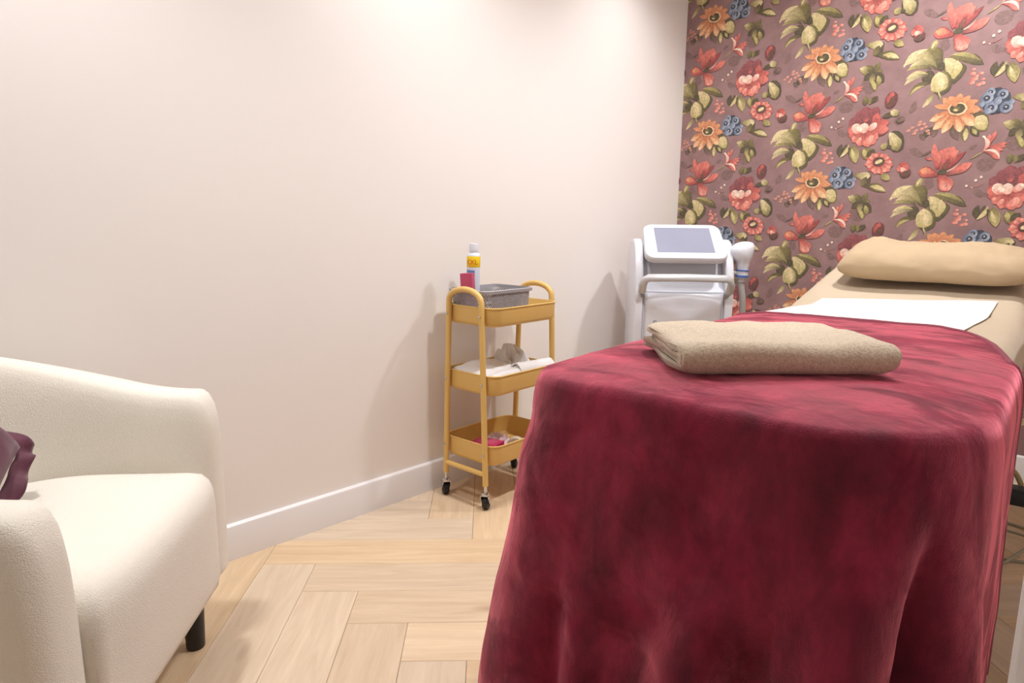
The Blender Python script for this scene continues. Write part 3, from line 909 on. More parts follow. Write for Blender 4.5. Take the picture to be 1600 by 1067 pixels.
# place it against the back of the chair: local chair coords -> world
CHM = Matrix.Translation(CH_LOC) @ Matrix.Rotation(CH_RZ, 4, 'Z')
CUM = CHM @ Matrix.Translation((0.100, -0.290, 0.588)) @ Matrix.Rotation(math.radians(-6), 4, 'Z') @ Matrix.Rotation(math.radians(132), 4, 'X') @ Matrix.Rotation(math.radians(-30), 4, 'Z')
cu.matrix_world = CUM

# ------------------------------------------------------------------ trolley
CART_LOC, CART_RZ = (0.176, -1.480, 0), math.radians(2.0)
ct = thing('rolling_trolley', 'mustard yellow three-tier metal rolling trolley against the pale wall', 'trolley', CART_LOC, CART_RZ)
TRAYS = [(0.152, 0.225), (0.400, 0.470), (0.636, 0.700)]
def legx(z): return 0.099 - 0.021 * (z - 0.09) / 0.62
for sy in (-1, 1):
    y = sy * 0.186
    pts = [(-legx(0.088), y, 0.088), (-legx(0.4), y, 0.4), (-legx(0.70), y, 0.70)]
    r0 = legx(0.71)
    for k in range(1, 16):
        a = math.pi * (1 - k / 16)
        pts.append((r0 * math.cos(a) * 1.0, y, 0.708 + 0.050 * math.sin(a) ** 0.8))
    pts += [(legx(0.70), y, 0.70), (legx(0.4), y, 0.4), (legx(0.088), y, 0.088)]
    MB().tube(pts, 0.0102, 12).build('end_frame', M_MUSTARD, ct)
    MB().tube([(-legx(0.127), y, 0.127), (legx(0.127), y, 0.127)], 0.0092, 10).build('crossbar', M_MUSTARD, ct)
def tray(z0, z1):
    hx, hy, r = 0.124, 0.173, 0.045
    rings = [rrect(hx - 0.012, hy - 0.012, r - 0.01, z0, 7), rrect(hx - 0.003, hy - 0.003, r, z0 + 0.006, 7), rrect(hx, hy, r, z0 + 0.014, 7), rrect(hx + 0.002, hy + 0.001, r, z1 - 0.004, 7),
             rrect(hx + 0.0045, hy + 0.0025, r, z1 - 0.003, 7), rrect(hx + 0.005, hy + 0.003, r, z1, 7), rrect(hx + 0.002, hy, r, z1 + 0.0015, 7), rrect(hx - 0.0005, hy - 0.0015, r, z1 - 0.001, 7),
             rrect(hx - 0.0015, hy - 0.0015, r, z0 + 0.016, 7), rrect(hx - 0.005, hy - 0.005, r, z0 + 0.008, 7), rrect(hx - 0.014, hy - 0.014, r - 0.01, z0 + 0.0025, 7)]
    return MB().loft(rings)
for z0, z1 in TRAYS:
    tray(z0, z1).build('tray', M_MUSTARD, ct, angle=35)
    for sy in (-1, 1):
        for sx in (-1, 1):
            zc = z1 - 0.028
            sc = MB().lathe([(0.0048, 0), (0.0048, -0.002), (0.003, -0.0036), (0.0005, -0.004)], 10, 'y').build('screw', M_CHROME, ct)
            sc.location = (sx * legx(zc), sy * 0.1962, zc)
            if sy > 0: sc.rotation_euler = (0, 0, math.pi)
def caster(x, y, rz):
    c = bpy.data.objects.new('caster', None); COL.objects.link(c); c.parent = ct; c.location = (x, y, 0); c.rotation_euler = (0, 0, rz); c.empty_display_size = 0.02
    off = 0.012
    MB().lathe([(0.006, 0.1), (0.006, 0.068), (0.013, 0.066), (0.0145, 0.062), (0.0145, 0.056), (0.011, 0.054)], 16).build('swivel_stem', M_CHROME, c)
    f = MB()
    for s in (-1, 1):
        ring = []
        prof = [(-0.012, 0.056), (0.012, 0.056), (off + 0.009, 0.03), (off + 0.008, 0.02), (off, 0.016), (off - 0.008, 0.022), (-0.013, 0.046)]
        f.loft([[(s * 0.0125, py, pz) for py, pz in prof], [(s * 0.0143, py, pz) for py, pz in prof]])
    f.box(-0.0143, 0.0143, -0.012, 0.012, 0.0535, 0.0565)
    f.lathe([(0.004, -0.016), (0.004, 0.016)], 10, 'x', (0, off, 0.0245))
    f.build('fork', M_CHROME, c)
    MB().lathe([(0.012, -0.0105), (0.021, -0.0105), (0.0238, -0.008), (0.0245, 0), (0.0238, 0.008), (0.021, 0.0105), (0.012, 0.0105)], 24, 'x', (0, off, 0.0245)).build('wheel', M_BLACK, c)
caster(-legx(0.08), -0.186, math.radians(60)); caster(legx(0.08), -0.186, math.radians(28)); caster(-legx(0.08), 0.186, 0.5); caster(legx(0.08), 0.186, 1.2)

CTM = Matrix.Translation(CART_LOC) @ Matrix.Rotation(CART_RZ, 4, 'Z')
def on_cart(o, x, y, z, rz=0.0, tilt=None):
    m = CTM @ Matrix.Translation((x, y, z)) @ Matrix.Rotation(rz, 4, 'Z')
    if tilt: m = m @ Matrix.Rotation(tilt[0], 4, tilt[1])
    o.matrix_world = m

# perforated grey basket
bk = thing('storage_basket', 'grey plastic lattice basket on the top tray of the trolley', 'basket')
def basket():
    hx, hy, h, r = 0.092, 0.122, 0.116, 0.022
    ring = lambda z, g: rrect(hx - g, hy - g, r, z, 6)
    n = len(ring(0, 0))
    # solid floor pan
    MB().loft([ring(0, 0.014), ring(0.002, 0.012), ring(0.012, 0.0105), ring(0.012, 0.0125), ring(0.003, 0.0145)]).build('base', M_GREYPL, bk, angle=35)
    # rim
    MB().loft([ring(h - 0.012, -0.003), ring(h - 0.002, -0.004), ring(h, -0.002), ring(h, 0.001), ring(h - 0.012, 0.0015), ring(h - 0.012, -0.003)], caps=(False, False)).build('rim', M_GREYPL, bk, angle=35)
    # lattice wall: diagonal strips
    mb = MB()
    per = []
    base = rrect(1, 1, 1, 0)
    ringpts = [Vector(p) for p in rrect(hx - 0.006, hy - 0.006, r, 0, 6)]
    L = [0]
    for i in range(n): L.append(L[-1] + (ringpts[(i + 1) % n] - ringpts[i]).length)
    tot = L[-1]
    def at(s, z, off):
        s = s % tot
        for i in range(n):
            if L[i] <= s <= L[i + 1] + 1e-9:
                f = (s - L[i]) / max(1e-9, L[i + 1] - L[i]); a, b = ringpts[i], ringpts[(i + 1) % n]
                p = a.lerp(b, f); d = (b - a).normalized(); nn = Vector((d.y, -d.x, 0))
                p = p + nn * (off - 0.006 * (1 - z / h) + 0.003)
                return (p.x, p.y, z)
    cells = int(tot / 0.0105); sw = 0.0022
    z0, z1 = 0.011, h - 0.011
    for d in (1, -1):
        for c in range(cells):
            s0 = tot * c / cells; rings = []
            for q in range(7):
                z = z0 + (z1 - z0) * q / 6; s = s0 + d * (z - z0) * 1.0
                rings.append([at(s - sw, z, 0.0012), at(s + sw, z, 0.0012), at(s + sw, z, -0.0012), at(s - sw, z, -0.0012)])
            mb.loft(rings)
    o = mb.build('lattice_wall', M_GREYPL, bk, smooth=False, angle=None)
    o['kind'] = 'stuff'
basket()
on_cart(bk, -0.012, -0.044, 0.6392, 0.0)
cl = MB()
def blob(name, m, sx, sy, sz, parent=None, seed=0, amp=0.25, f=2.2, n=28, e=0.8):
    V, F = [], []
    for i in range(n + 1):
        th = math.pi * i / n
        for j in range(2 * n):
            ph = 2 * math.pi * j / (2 * n)
            d = Vector((math.sin(th) * math.cos(ph), math.sin(th) * math.sin(ph), math.cos(th)))
            q = Vector([math.copysign(abs(c) ** e, c) for c in d])
            k = 1 + amp * fbm((d.x + seed, d.y, d.z), f)
            z = q.z * sz * k
            V.append((q.x * sx * k, q.y * sy * k, max(z, -sz * 0.8)))
    for i in range(n):
        for j in range(2 * n):
            l = (j + 1) % (2 * n)
            F.append((i * 2 * n + j, i * 2 * n + l, (i + 1) * 2 * n + l, (i + 1) * 2 * n + j))
    o = pyd(name, V, F, m, parent, True, 80)
    return o
c1 = blob('dark_lump', M_DARKGREY, 0.05, 0.045, 0.035, seed=4)  # plain dark grey form filling the middle of the basket
tag(c1, 'dark grey lump inside the grey lattice basket', 'cloth')
on_cart(c1, 0.01, 0.0, 0.70)

# bottle
bt = thing('gel_bottle', 'white capped bottle with yellow XXL band in the grey basket', 'bottle')
MB().lathe([(0.020, 0), (0.0225, 0.003), (0.0235, 0.012), (0.0235, 0.150), (0.0234, 0.222), (0.0215, 0.229), (0.0160, 0.233), (0.0150, 0.238)], 32).build('body', M_BOTTLE, bt, angle=50)
MB().lathe([(0.0157, 0.2345), (0.0168, 0.2365), (0.0168, 0.243), (0.0160, 0.262), (0.0150, 0.265), (0.001, 0.2655)], 28).build('cap', M_WHITEPL, bt, angle=40)
MB().lathe([(0.0237, 0.184), (0.0239, 0.1845), (0.0239, 0.2215), (0.0236, 0.222)], 32, caps=False).build('yellow_band', M_YELLOW, bt)
BT_A = math.radians(-48)
def patch(name, m, r, a0, a1, z0, z1, parent):
    N = 10
    V = [(r * math.cos(a0 + (a1 - a0) * i / N), r * math.sin(a0 + (a1 - a0) * i / N), z) for z in (z0, z1) for i in range(N + 1)]
    pyd(name, V, [(i, i + 1, N + 2 + i, N + 1 + i) for i in range(N)], m, parent)
patch('blue_print', M_LBLUE, 0.0237, BT_A - 1.3, BT_A + 0.25, 0.155, 0.174, bt)
def text_mesh(body, size):
    cv = bpy.data.curves.new('txt', 'FONT'); cv.body = body; cv.size = size; cv.align_x = 'CENTER'; cv.resolution_u = 6
    to = bpy.data.objects.new('txt', cv); COL.objects.link(to)
    dg = bpy.context.evaluated_depsgraph_get(); dg.update()
    me = bpy.data.meshes.new_from_object(to.evaluated_get(dg))
    bpy.data.objects.remove(to, do_unlink=True)
    return me
me = text_mesh('XXL', 0.024)
bm = bmesh.new(); bm.from_mesh(me)
bmesh.ops.subdivide_edges(bm, edges=bm.edges[:], cuts=2)
for v in bm.verts:
    a = BT_A - 0.25 + v.co.x / 0.024
    v.co = Vector((0.0242 * math.cos(a), 0.0242 * math.sin(a), 0.194 + v.co.y))
bm.to_mesh(me); bm.free(); me.name = 'lettering'
link('lettering', me, M_ORANGE, bt, smooth=False)
on_cart(bt, -0.062, -0.088, 0.6428, 0.0, (math.radians(1.5), 'Y'))
# pink carton
pk = thing('pink_carton', 'small rose pink carton with purple side in the grey basket', 'carton')
MB().box(-0.021, 0.021, -0.0135, 0.0135, 0, 0.165).build('carton_body', M_ROSE, pk, smooth=False, bevel=0.0008, angle=None)
MB().box(-0.0217, -0.0209, -0.0136, 0.0136, 0.0005, 0.1645).build('side_print', M_PURPLE, pk, smooth=False, angle=None)
on_cart(pk, -0.036, -0.128, 0.6428, math.radians(24), (math.radians(-3), 'Y'))

# white towels on the middle tray
def folded_towel(name, label, lx, ly, t, loc, rz, seed, m, layers=2):
    o = thing(name, label, 'towel')
    mb = MB()
    def wrap(r, thick, back):
        path = []
        for i in range(12): path.append((-back + (back) * i / 11, -r))
        for i in range(1, 12):
            a = -math.pi / 2 + math.pi * i / 12
            path.append((r * 0.9 * math.cos(a), r * math.sin(a)))
        for i in range(12): path.append((-(back * 0.97) * i / 11, r))
        pts = []
        n = len(path); out, inn = [], []
        for i, p in enumerate(path):
            a, b = path[max(0, i - 1)], path[min(n - 1, i + 1)]
            d = Vector((b[0] - a[0], b[1] - a[1])).normalized(); nn = Vector((d.y, -d.x))
            out.append((p[0] + nn.x * thick / 2, p[1] + nn.y * thick / 2)); inn.append((p[0] - nn.x * thick / 2, p[1] - nn.y * thick / 2))
        return out + inn[::-1]
    th = t / (2 * layers)
    for L in range(layers):
        r = t / 2 - th * (L + 0.5)
        loop = wrap(max(r, th * 0.45), th * 0.94, ly - 0.012 * L)
        rings = []
        NX = 26
        for i in range(NX + 1):
            u = i / NX
            ring = []
            for q, (yy, zz) in enumerate(loop):
                x = (u - 0.5) * lx
                e = 1 - 0.5 * max(0, abs(u - 0.5) * 2 - 0.9) / 0.1 * 0.5
                dz = 0.5 * t * 0.32 * fbm((x * 7 + seed, yy * 7, 0), 1, 3) * (0.35 + 0.65 * (zz + t / 2) / t)
                dy = 0.012 * fbm((x * 6, seed, zz * 3), 1, 2)
                dx = 0.014 * fbm((yy * 7, seed + 3, L * 2.0 + (1 if zz > 0 else 0)), 1, 2)
                ring.append((x + dx, yy + ly / 2 + dy, max(0.0008 + (0 if L == 0 else th * L), zz * e + t / 2 + dz)))
            rings.append(ring)
        mb.loft(rings)
    mb.build('cloth', m, o, angle=80)
    return o
t1 = folded_towel('folded_towel', 'flat folded white terry towel at the near end of the middle tray', 0.205, 0.15, 0.074, None, 0, 2.0, M_WTOWEL, layers=3)
on_cart(t1, 0.0, -0.056, 0.4032, math.radians(180))
def crumple(hx, hy, h, seed):
    V, F = [], []; n = 44
    for i in range(n + 1):
        for j in range(n + 1):
            u, v = 2 * i / n - 1, 2 * j / n - 1
            r = max(abs(u), abs(v)); q = math.hypot(u, v) or 1
            x, y = u * r / q * 1.0 if q else 0, v * r / q if q else 0       # square grid bent to a disc
            R = math.hypot(x, y)
            k = 1 + 0.16 * fbm((u / q * 1.3 + seed, v / q * 1.3, 0), 1, 3)
            rid = 1 - abs(fbm((x * 1.2 + seed, y * 1.9 + 0.6 * x, 2), 1, 2)) * 1.7
            ed = max(0, 1 - R ** 3.0)
            z = h * ed ** 0.55 * (0.66 + 0.34 * rid - 0.22 * x) + 0.004 * fbm((x * 4, y * 4, seed), 1, 2) * ed
            V.append((x * hx * k, y * hy * k, max(0.0005, z)))
    for i in range(n):
        for j in range(n):
            a = i * (n + 1) + j; F.append((a, a + n + 1, a + n + 2, a + 1))
    rim = [i * (n + 1) for i in range(n + 1)] + [n * (n + 1) + j for j in range(1, n + 1)] + [i * (n + 1) + n for i in range(n - 1, -1, -1)] + [j for j in range(n - 1, 0, -1)]
    F.append(tuple(rim))
    return V, F
t2 = pyd('crumpled_towel', *crumple(0.076, 0.066, 0.125, 5.2), M_WTOWEL, None, True, 80)
tag(t2, 'crumpled white terry towel heaped highest on the middle tray', 'towel'); on_cart(t2, -0.030, 0.094, 0.4035, 0.1)
def towel_roll():
    mb = MB(); N = 120; L = 0.17; rings = []
    prof_o, prof_i = [], []
    for i in range(N + 1):
        a = 2 * math.pi * 2.6 * i / N; r = 0.007 + 0.0265 * i / N
        prof_o.append((r * math.cos(a), r * math.sin(a))); prof_i.append(((r - 0.0062) * math.cos(a), (r - 0.0062) * math.sin(a)))
    loop = prof_o + prof_i[::-1]
    for k in range(15):
        y = (k / 14 - 0.5) * L
        rings.append([(x * (1 + 0.06 * fbm((x * 30, y * 20, z * 30), 1, 2)), y + 0.006 * fbm((x * 25, z * 25, 1.0), 1, 2) * (1 if k in (0, 14) else 0), z * (1 + 0.06 * fbm((z * 30, y * 20, 3), 1, 2))) for x, z in loop])
    return mb.loft(rings, caps=(True, True))
t3 = towel_roll().build('rolled_towel', M_WTOWEL, None, angle=60)
tag(t3, 'rolled white terry towel at the right of the middle tray', 'towel'); on_cart(t3, 0.084, 0.080, 0.458, math.radians(-6))

# things in the bottom tray
b1 = thing('magenta_box', 'flat magenta carton in the bottom tray of the trolley', 'carton')
MB().box(-0.05, 0.05, -0.035, 0.035, 0, 0.058).build('carton_body', M_PINK, b1, smooth=False, bevel=0.001, angle=None)
MB().box(-0.035, 0.035, -0.022, 0.022, 0.0582, 0.0586).build('top_print', M_ROSE, b1, smooth=False, angle=None)
on_cart(b1, 0.03, -0.105, 0.1555, math.radians(12))
M_BAG = mat('clear_bag_film', (226, 196, 200), 0.25, var=0.1, vscale=30, bump=0.6, bscale=60, bdist=0.01, coat=0.5)
b2 = blob('plastic_pouch', M_BAG, 0.042, 0.036, 0.03, seed=14, amp=0.4, f=3.0)
tag(b2, 'crinkled clear pouch of pink items beside the magenta carton', 'pouch'); on_cart(b2, 0.0, -0.022, 0.1795)
b3 = thing('tape_roll', 'pale paper tape roll standing in the bottom trolley tray', 'tape roll')
MB().lathe([(0.017, -0.014), (0.031, -0.014), (0.031, 0.014), (0.017, 0.014), (0.017, -0.014)], 32, 'y', (0, 0, 0.031), caps=False).build('tape', mat('cream_tape', (222, 208, 190), 0.6, var=0.03), b3)
MB().lathe([(0.0150, -0.0138), (0.0168, -0.0138), (0.0168, 0.0138), (0.0150, 0.0138), (0.0150, -0.0138)], 32, 'y', (0, 0, 0.031), caps=False).build('core', mat('brown_core', (120, 80, 60), 0.7, var=0.05), b3)
on_cart(b3, 0.082, -0.01, 0.1555, math.radians(35))

# ------------------------------------------------------------------ white laser device in the corner
MC_LOC, MC_RZ = (0.445, -0.675, 0), math.radians(40.5)
mc = thing('laser_device', 'white tower treatment device with tilted screen in the corner', 'device', MC_LOC, MC_RZ)
def extr(prof, x0, x1, bev=0.008):
    return MB().loft([[(x0, y, z) for y, z in prof], [(x1, y, z) for y, z in prof]])
cheek = [(0.03, 0.06), (0.012, 0.10), (0.0, 0.30), (0.0, 0.70), (0.004, 0.745), (0.016, 0.79), (0.034, 0.835), (0.055, 0.875), (0.085, 0.905), (0.125, 0.918), (0.27, 0.905), (0.30, 0.885), (0.315, 0.84), (0.32, 0.5), (0.32, 0.06)]
for s in (-1, 1):
    extr(cheek, s * 0.168, s * 0.203).build('side_panel', M_WHITEPL, mc, bevel=0.007, seg=3, angle=50)
core = [(0.035, 0.06), (0.02, 0.10), (0.012, 0.30), (0.010, 0.66), (0.008, 0.705), (0.022, 0.715), (0.040, 0.73), (0.075, 0.80), (0.115, 0.87), (0.16, 0.895), (0.27, 0.89), (0.305, 0.86), (0.31, 0.06)]
extr(core, -0.1675, 0.1675).build('body', M_WHITEPL, mc, bevel=0.004, seg=2, angle=50)
# bowed front door with a V shaped lower crease
def door():
    V, F = [], []
    NX, NZ = 24, 26
    for j in range(NZ + 1):
        z = 0.12 + (0.70 - 0.12) * j / NZ
        for i in range(NX + 1):
            x = -0.160 + 0.32 * i / NX
            u = x / 0.16
            yy = 0.006 - 0.030 * (1 - u * u) ** 0.8 - 0.012 * max(0, 1 - abs(z - (0.60 + 0.07 * abs(u))) / 0.05)
            V.append((x, yy, z))
    for j in range(NZ):
        for i in range(NX):
            a = j * (NX + 1) + i; F.append((a, a + 1, a + NX + 2, a + NX + 1))
    o = pyd('front_door', V, F, M_WHITEPL, mc, True, 30)
    sm = o.modifiers.new('thick', 'SOLIDIFY'); sm.thickness = 0.006; sm.offset = -1
door()
hp = [(-0.176, 0.004, 0.690), (-0.178, -0.028, 0.706), (-0.178, -0.048, 0.735), (-0.172, -0.056, 0.756), (-0.155, -0.058, 0.765)]
hp = hp + [(-0.08, -0.062, 0.767), (0, -0.063, 0.768), (0.08, -0.062, 0.767)] + [(-x, y, z) for x, y, z in hp[::-1]]
def flatbar():
    rings = []
    P = [Vector(p) for p in hp]
    for i, p in enumerate(P):
        t = (P[min(i + 1, len(P) - 1)] - P[max(i - 1, 0)]).normalized()
        side = Vector((0, -0.85, 0.5)); side = (side - t * side.dot(t)).normalized(); b = t.cross(side)
        rings.append([p + side * (0.010 * math.cos(a)) + b * (0.017 * math.sin(a)) for a in [2 * math.pi * k / 14 for k in range(14)]])
    return MB().loft(rings)
flatbar().build('handle', M_SILVER, mc, angle=60)
# tilted screen
sr = bpy.data.objects.new('screen_head', None); COL.objects.link(sr); sr.parent = mc; sr.empty_display_size = 0.05
sr.location = (0.0, -0.030, 0.848); sr.rotation_euler = (math.radians(90 - 56), 0, 0)
# local plate: x across, y up the screen, z = normal
def plate(hw, h, r, z0, z1, bow=0.012):
    def ol(g, z):
        pts = rrect(hw - g, h / 2 - g, r, z, 8, 0, h / 2)
        return [(x * (1 - 0.045 * (y / h)), y - bow * (1 - (x / hw) ** 2) * (1 - y / h) + bow * 0.6 * (1 - (x / hw) ** 2) * (y / h), zz) for x, y, zz in pts]
    return [ol(0.010, z0), ol(0.002, z0 + 0.006), ol(0, z0 + 0.012), ol(0, z1 - 0.006), ol(0.003, z1 - 0.001), ol(0.007, z1)]
MB().loft(plate(0.170, 0.235, 0.038, -0.034, 0.0)).build('bezel', M_WHITEPL2, sr, angle=40)
m_scr, nt, b = newmat('screen_glass')
b.inputs['Base Color'].default_value = (*lin((128, 130, 142)), 1); b.inputs['Roughness'].default_value = 0.12
b.inputs['Emission Color'].default_value = (*lin((160, 162, 176)), 1); b.inputs['Emission Strength'].default_value = 0.25
tcn = nt.nodes.new('ShaderNodeTexCoord'); nn = nt.nodes.new('ShaderNodeTexNoise'); nn.inputs['Scale'].default_value = 5
rr = nt.nodes.new('ShaderNodeValToRGB'); rr.color_ramp.elements[0].color = (*lin((118, 120, 132)), 1); rr.color_ramp.elements[1].color = (*lin((140, 140, 160)), 1)
nt.links.new(tcn.outputs['Object'], nn.inputs['Vector']); nt.links.new(nn.outputs['Fac'], rr.inputs['Fac']); nt.links.new(rr.outputs['Color'], b.inputs['Base Color'])
MB().box(-0.117, 0.117, 0.034, 0.208, 0.0002, 0.0014).build('display', m_scr, sr, smooth=False, angle=None)
MB().loft([rrect(0.09, 0.03, 0.02, -0.075, 5, 0, 0.10), rrect(0.11, 0.05, 0.03, -0.034, 5, 0, 0.11)]).build('screen_mount', M_WHITEPL2, sr, angle=40)
# lettering on the front
lm = text_mesh('S', 0.036)
lo = link('lettering', lm, M_PRINTGREY, mc, smooth=False); lo.location = (-0.118, -0.0175, 0.560); lo.rotation_euler = (math.radians(90), 0, math.radians(-8)); lo.scale = (1.15, 1, 1)
# handpiece hanging at the right
hd = bpy.data.objects.new('handpiece', None); COL.objects.link(hd); hd.parent = mc; hd.location = (0.246, 0.060, 0.742); hd.empty_display_size = 0.03; hd.rotation_euler = (0, math.radians(2), 0)
def head():
    rings = []
    # neck rises then bulges into a nozzle that bends forwards-left
    prof = [(0.0, 0.053, 0.022, 0.022), (0.0, 0.070, 0.025, 0.025), (-0.003, 0.086, 0.029, 0.030), (-0.008, 0.100, 0.040, 0.038), (-0.012, 0.116, 0.047, 0.044), (-0.012, 0.132, 0.050, 0.046), (-0.007, 0.148, 0.047, 0.043), (-0.001, 0.160, 0.038, 0.035), (0.004, 0.168, 0.025, 0.023), (0.005, 0.171, 0.009, 0.009)]
    for x, z, a, b_ in prof:
        rings.append([(x + a * math.cos(2 * math.pi * k / 24), b_ * math.sin(2 * math.pi * k / 24), z) for k in range(24)])
    return MB().loft(rings)
head().build('nozzle', M_WHITEPL, hd, angle=60)
MB().lathe([(0.019, 0.018), (0.021, 0.03), (0.021, 0.056)], 24).build('collar', M_WHITEPL, hd)
MB().lathe([(0.022, 0.048), (0.027, 0.049), (0.027, 0.053), (0.022, 0.054)], 24).build('ring', M_BLUE, hd)
MB().lathe([(0.022, 0.022), (0.027, 0.023), (0.027, 0.030), (0.022, 0.031)], 24).build('ring', M_BLUE, hd)
MB().lathe([(0.0245, 0.031), (0.0245, 0.048)], 24).build('ring_band', M_WHITEPL2, hd)
MB().lathe([(0.017, 0.002), (0.018, 0.018)], 20).build('connector', M_SILVER, hd)
hose = [(0, 0, 0.004), (0.002, -0.002, -0.02), (0.010, -0.004, -0.06), (0.018, 0.0, -0.13), (0.020, 0.01, -0.25), (0.015, 0.03, -0.42), (0.0, 0.07, -0.56), (-0.03, 0.13, -0.60), (-0.05, 0.2, -0.50)]
def smooth_path(P, n=6, closed=False):
    P = [Vector(p) for p in P]; out = []
    N = len(P)
    for i in range(N if closed else N - 1):
        if closed: p0, p1, p2, p3 = P[i - 1], P[i], P[(i + 1) % N], P[(i + 2) % N]
        else: p0, p1, p2, p3 = P[max(i - 1, 0)], P[i], P[i + 1], P[min(i + 2, N - 1)]
        for k in range(n):
            t = k / n
            out.append(0.5 * ((2 * p1) + (p2 - p0) * t + (2 * p0 - 5 * p1 + 4 * p2 - p3) * t * t + (3 * p1 - p0 - 3 * p2 + p3) * t ** 3))
    if not closed: out.append(P[-1])
    return out
MB().tube(smooth_path(hose), 0.0135, 14).build('hose', M_HOSE, hd)
MB().tube([(-0.05, 0.0, 0.04), (-0.022, 0.0, 0.04)], 0.008, 10).build('holder', M_WHITEPL2, hd)
for sx in (-1, 1):
    for yy in (0.06, 0.27):
        MB().lathe([(0.012, -0.014), (0.026, -0.014), (0.030, -0.008), (0.030, 0.008), (0.026, 0.014), (0.012, 0.014)], 20, 'x', (sx * 0.15, yy, 0.030)).build('caster', M_BLACK, mc)

# ------------------------------------------------------------------ treatment bed
BED_LOC, BED_RZ = (1.396, -2.297, 0), math.radians(4.5)
BEDM = Matrix.Translation(BED_LOC) @ Matrix.Rotation(BED_RZ, 4, 'Z')
def on_bed(o, x, y, z, rz=0.0):
    o.matrix_world = BEDM @ Matrix.Translation((x, y, z)) @ Matrix.Rotation(rz, 4, 'Z')
HW, ZT, BL = 0.328, 0.715, 1.90
def zhead(y):
    s = max(0, (y - 1.44) / 0.44); return 0.13 * (s ** 1.25 if s < 1 else s)
FCR = 0.20
def whead(y):
    s = max(0.0, (y - 1.42) / 0.5); f = min(1.0, max(0.0, (FCR - y) / FCR)); return (1 - 0.16 * s * s) * (1 - (FCR + 0.03) / HW * (1 - math.sqrt(max(0, 1 - f * f))))
bed = thing('treatment_bed', 'padded treatment bed under beige cover with burgundy blanket at its foot', 'bed', BED_LOC, BED_RZ)
def padded(y0, y1, drop, name):
    rings = []
    n = 14
    for i in range(n + 1):
        y = y0 + (y1 - y0) * i / n; h = (HW - 0.012) * whead(y); e = min(1, (min(i, n - i) + 0.4) / 1.4)
        zt = ZT - 0.006 + zhead(y); zb = zt - drop
        mid, hh = (zt + zb) / 2, (zt - zb) / 2 * (0.8 + 0.2 * e)
        rings.append([(px, y, mid + pz) for px, pz, _ in rrect(h * (0.97 + 0.03 * e), hh, 0.03, 0, 4)])
    return MB().loft(rings).build(name, M_SHEET, bed, angle=50)
padded(0.07, 1.44, 0.085, 'mattress'); padded(1.455, BL - 0.02, 0.085, 'head_rest')
fr = MB()
for sx in (-1, 1): fr.box(sx * 0.26 - 0.02, sx * 0.26 + 0.02, 0.10, 1.72, 0.565, 0.615)
for y in (0.16, 0.85, 1.62): fr.box(-0.24, 0.24, y - 0.02, y + 0.02, 0.57, 0.612)
M_STEEL = mat('dark_steel', (60, 58, 56), 0.45, metal=0.6, var=0.05)
fr.build('frame', M_STEEL, bed, smooth=False, angle=None, bevel=0.003)
for sx in (-1, 1):
    for y in (0.32, 1.45):
        MB().tube([(sx * 0.25, y, 0.57), (sx * 0.25, y, 0.02)], 0.02, 14).build('leg', M_STEEL, bed)
        MB().lathe([(0.026, 0), (0.027, 0.012), (0.021, 0.03)], 16, c=(sx * 0.25, y, 0)).build('foot', M_BLACK, bed)
# beige fitted cover
cv = thing('bed_cover', 'beige fabric fitted cover stretched over the treatment bed', 'bed cover', BED_LOC, BED_RZ)
def cover():
    rings = []
    ys = [0.06 + (BL - 0.078) * i / 60 for i in range(61)]
    drop = 0.15
    for i, y in enumerate(ys):
        h = (HW) * whead(y); zt = ZT + zhead(y)
        prof = []
        r = 0.04
        for k in range(5): prof.append((-h - 0.004, zt - drop + (drop - r) * k / 5))
        for k in range(7):
            a = math.pi / 2 * k / 6; prof.append((-h + r - (r + 0.004) * math.cos(a), zt - r + r * math.sin(a)))
        m = 24
        for k in range(1, m): prof.append((-(h - r) + 2 * (h - r) * k / m, zt))
        for k in range(7):
            a = math.pi / 2 * (1 - k / 6); prof.append((h - r + (r + 0.004) * math.cos(a), zt - r + r * math.sin(a)))
        for k in range(1, 6): prof.append((h + 0.004, zt - r - (drop - r) * k / 5))
        ring = []
        for x, z in prof:
            top = 1 if z > zt - 0.005 else 0
            w = 0.004 * fbm((x * 5, y * 7, z * 6), 1, 3)
            crease = -0.006 * math.exp(-((y - 1.47 - 0.05 * x) / 0.012) ** 2)
            if top: ring.append((x, y, z + 0.5 * w + crease * (1 if y > 1.2 else 0)))
            else: ring.append((x + math.copysign(abs(w) + 0.002 * math.sin(y * 60) * (zt - z) / drop, x), y, z + crease))
        rings.append(ring)
    # head end turned down
    last = rings[-1]; n = len(last); yL = ys[-1]; zt = ZT + zhead(yL)
    for dy, dz in ((0.012, 0.006), (0.02, 0.02), (0.022, 0.05), (0.022, 0.12)):
        rings.append([(x * 0.985, yL + dy, min(z, zt - dz) if z > zt - 0.15 else z) for x, y, z in last])
    o = MB().loft(rings, caps=(False, False), closed=False).build('cover_cloth', M_SHEET, cv, angle=85)
    s = o.modifiers.new('thick', 'SOLIDIFY'); s.thickness = 0.003; s.offset = 1
    # stitched seam across the head section
    pts = [(x, 1.475 + 0.05 * x, ZT + zhead(1.475) + 0.0035) for x in [(-0.29 + 0.58 * k / 20) for k in range(21)]]
cover()
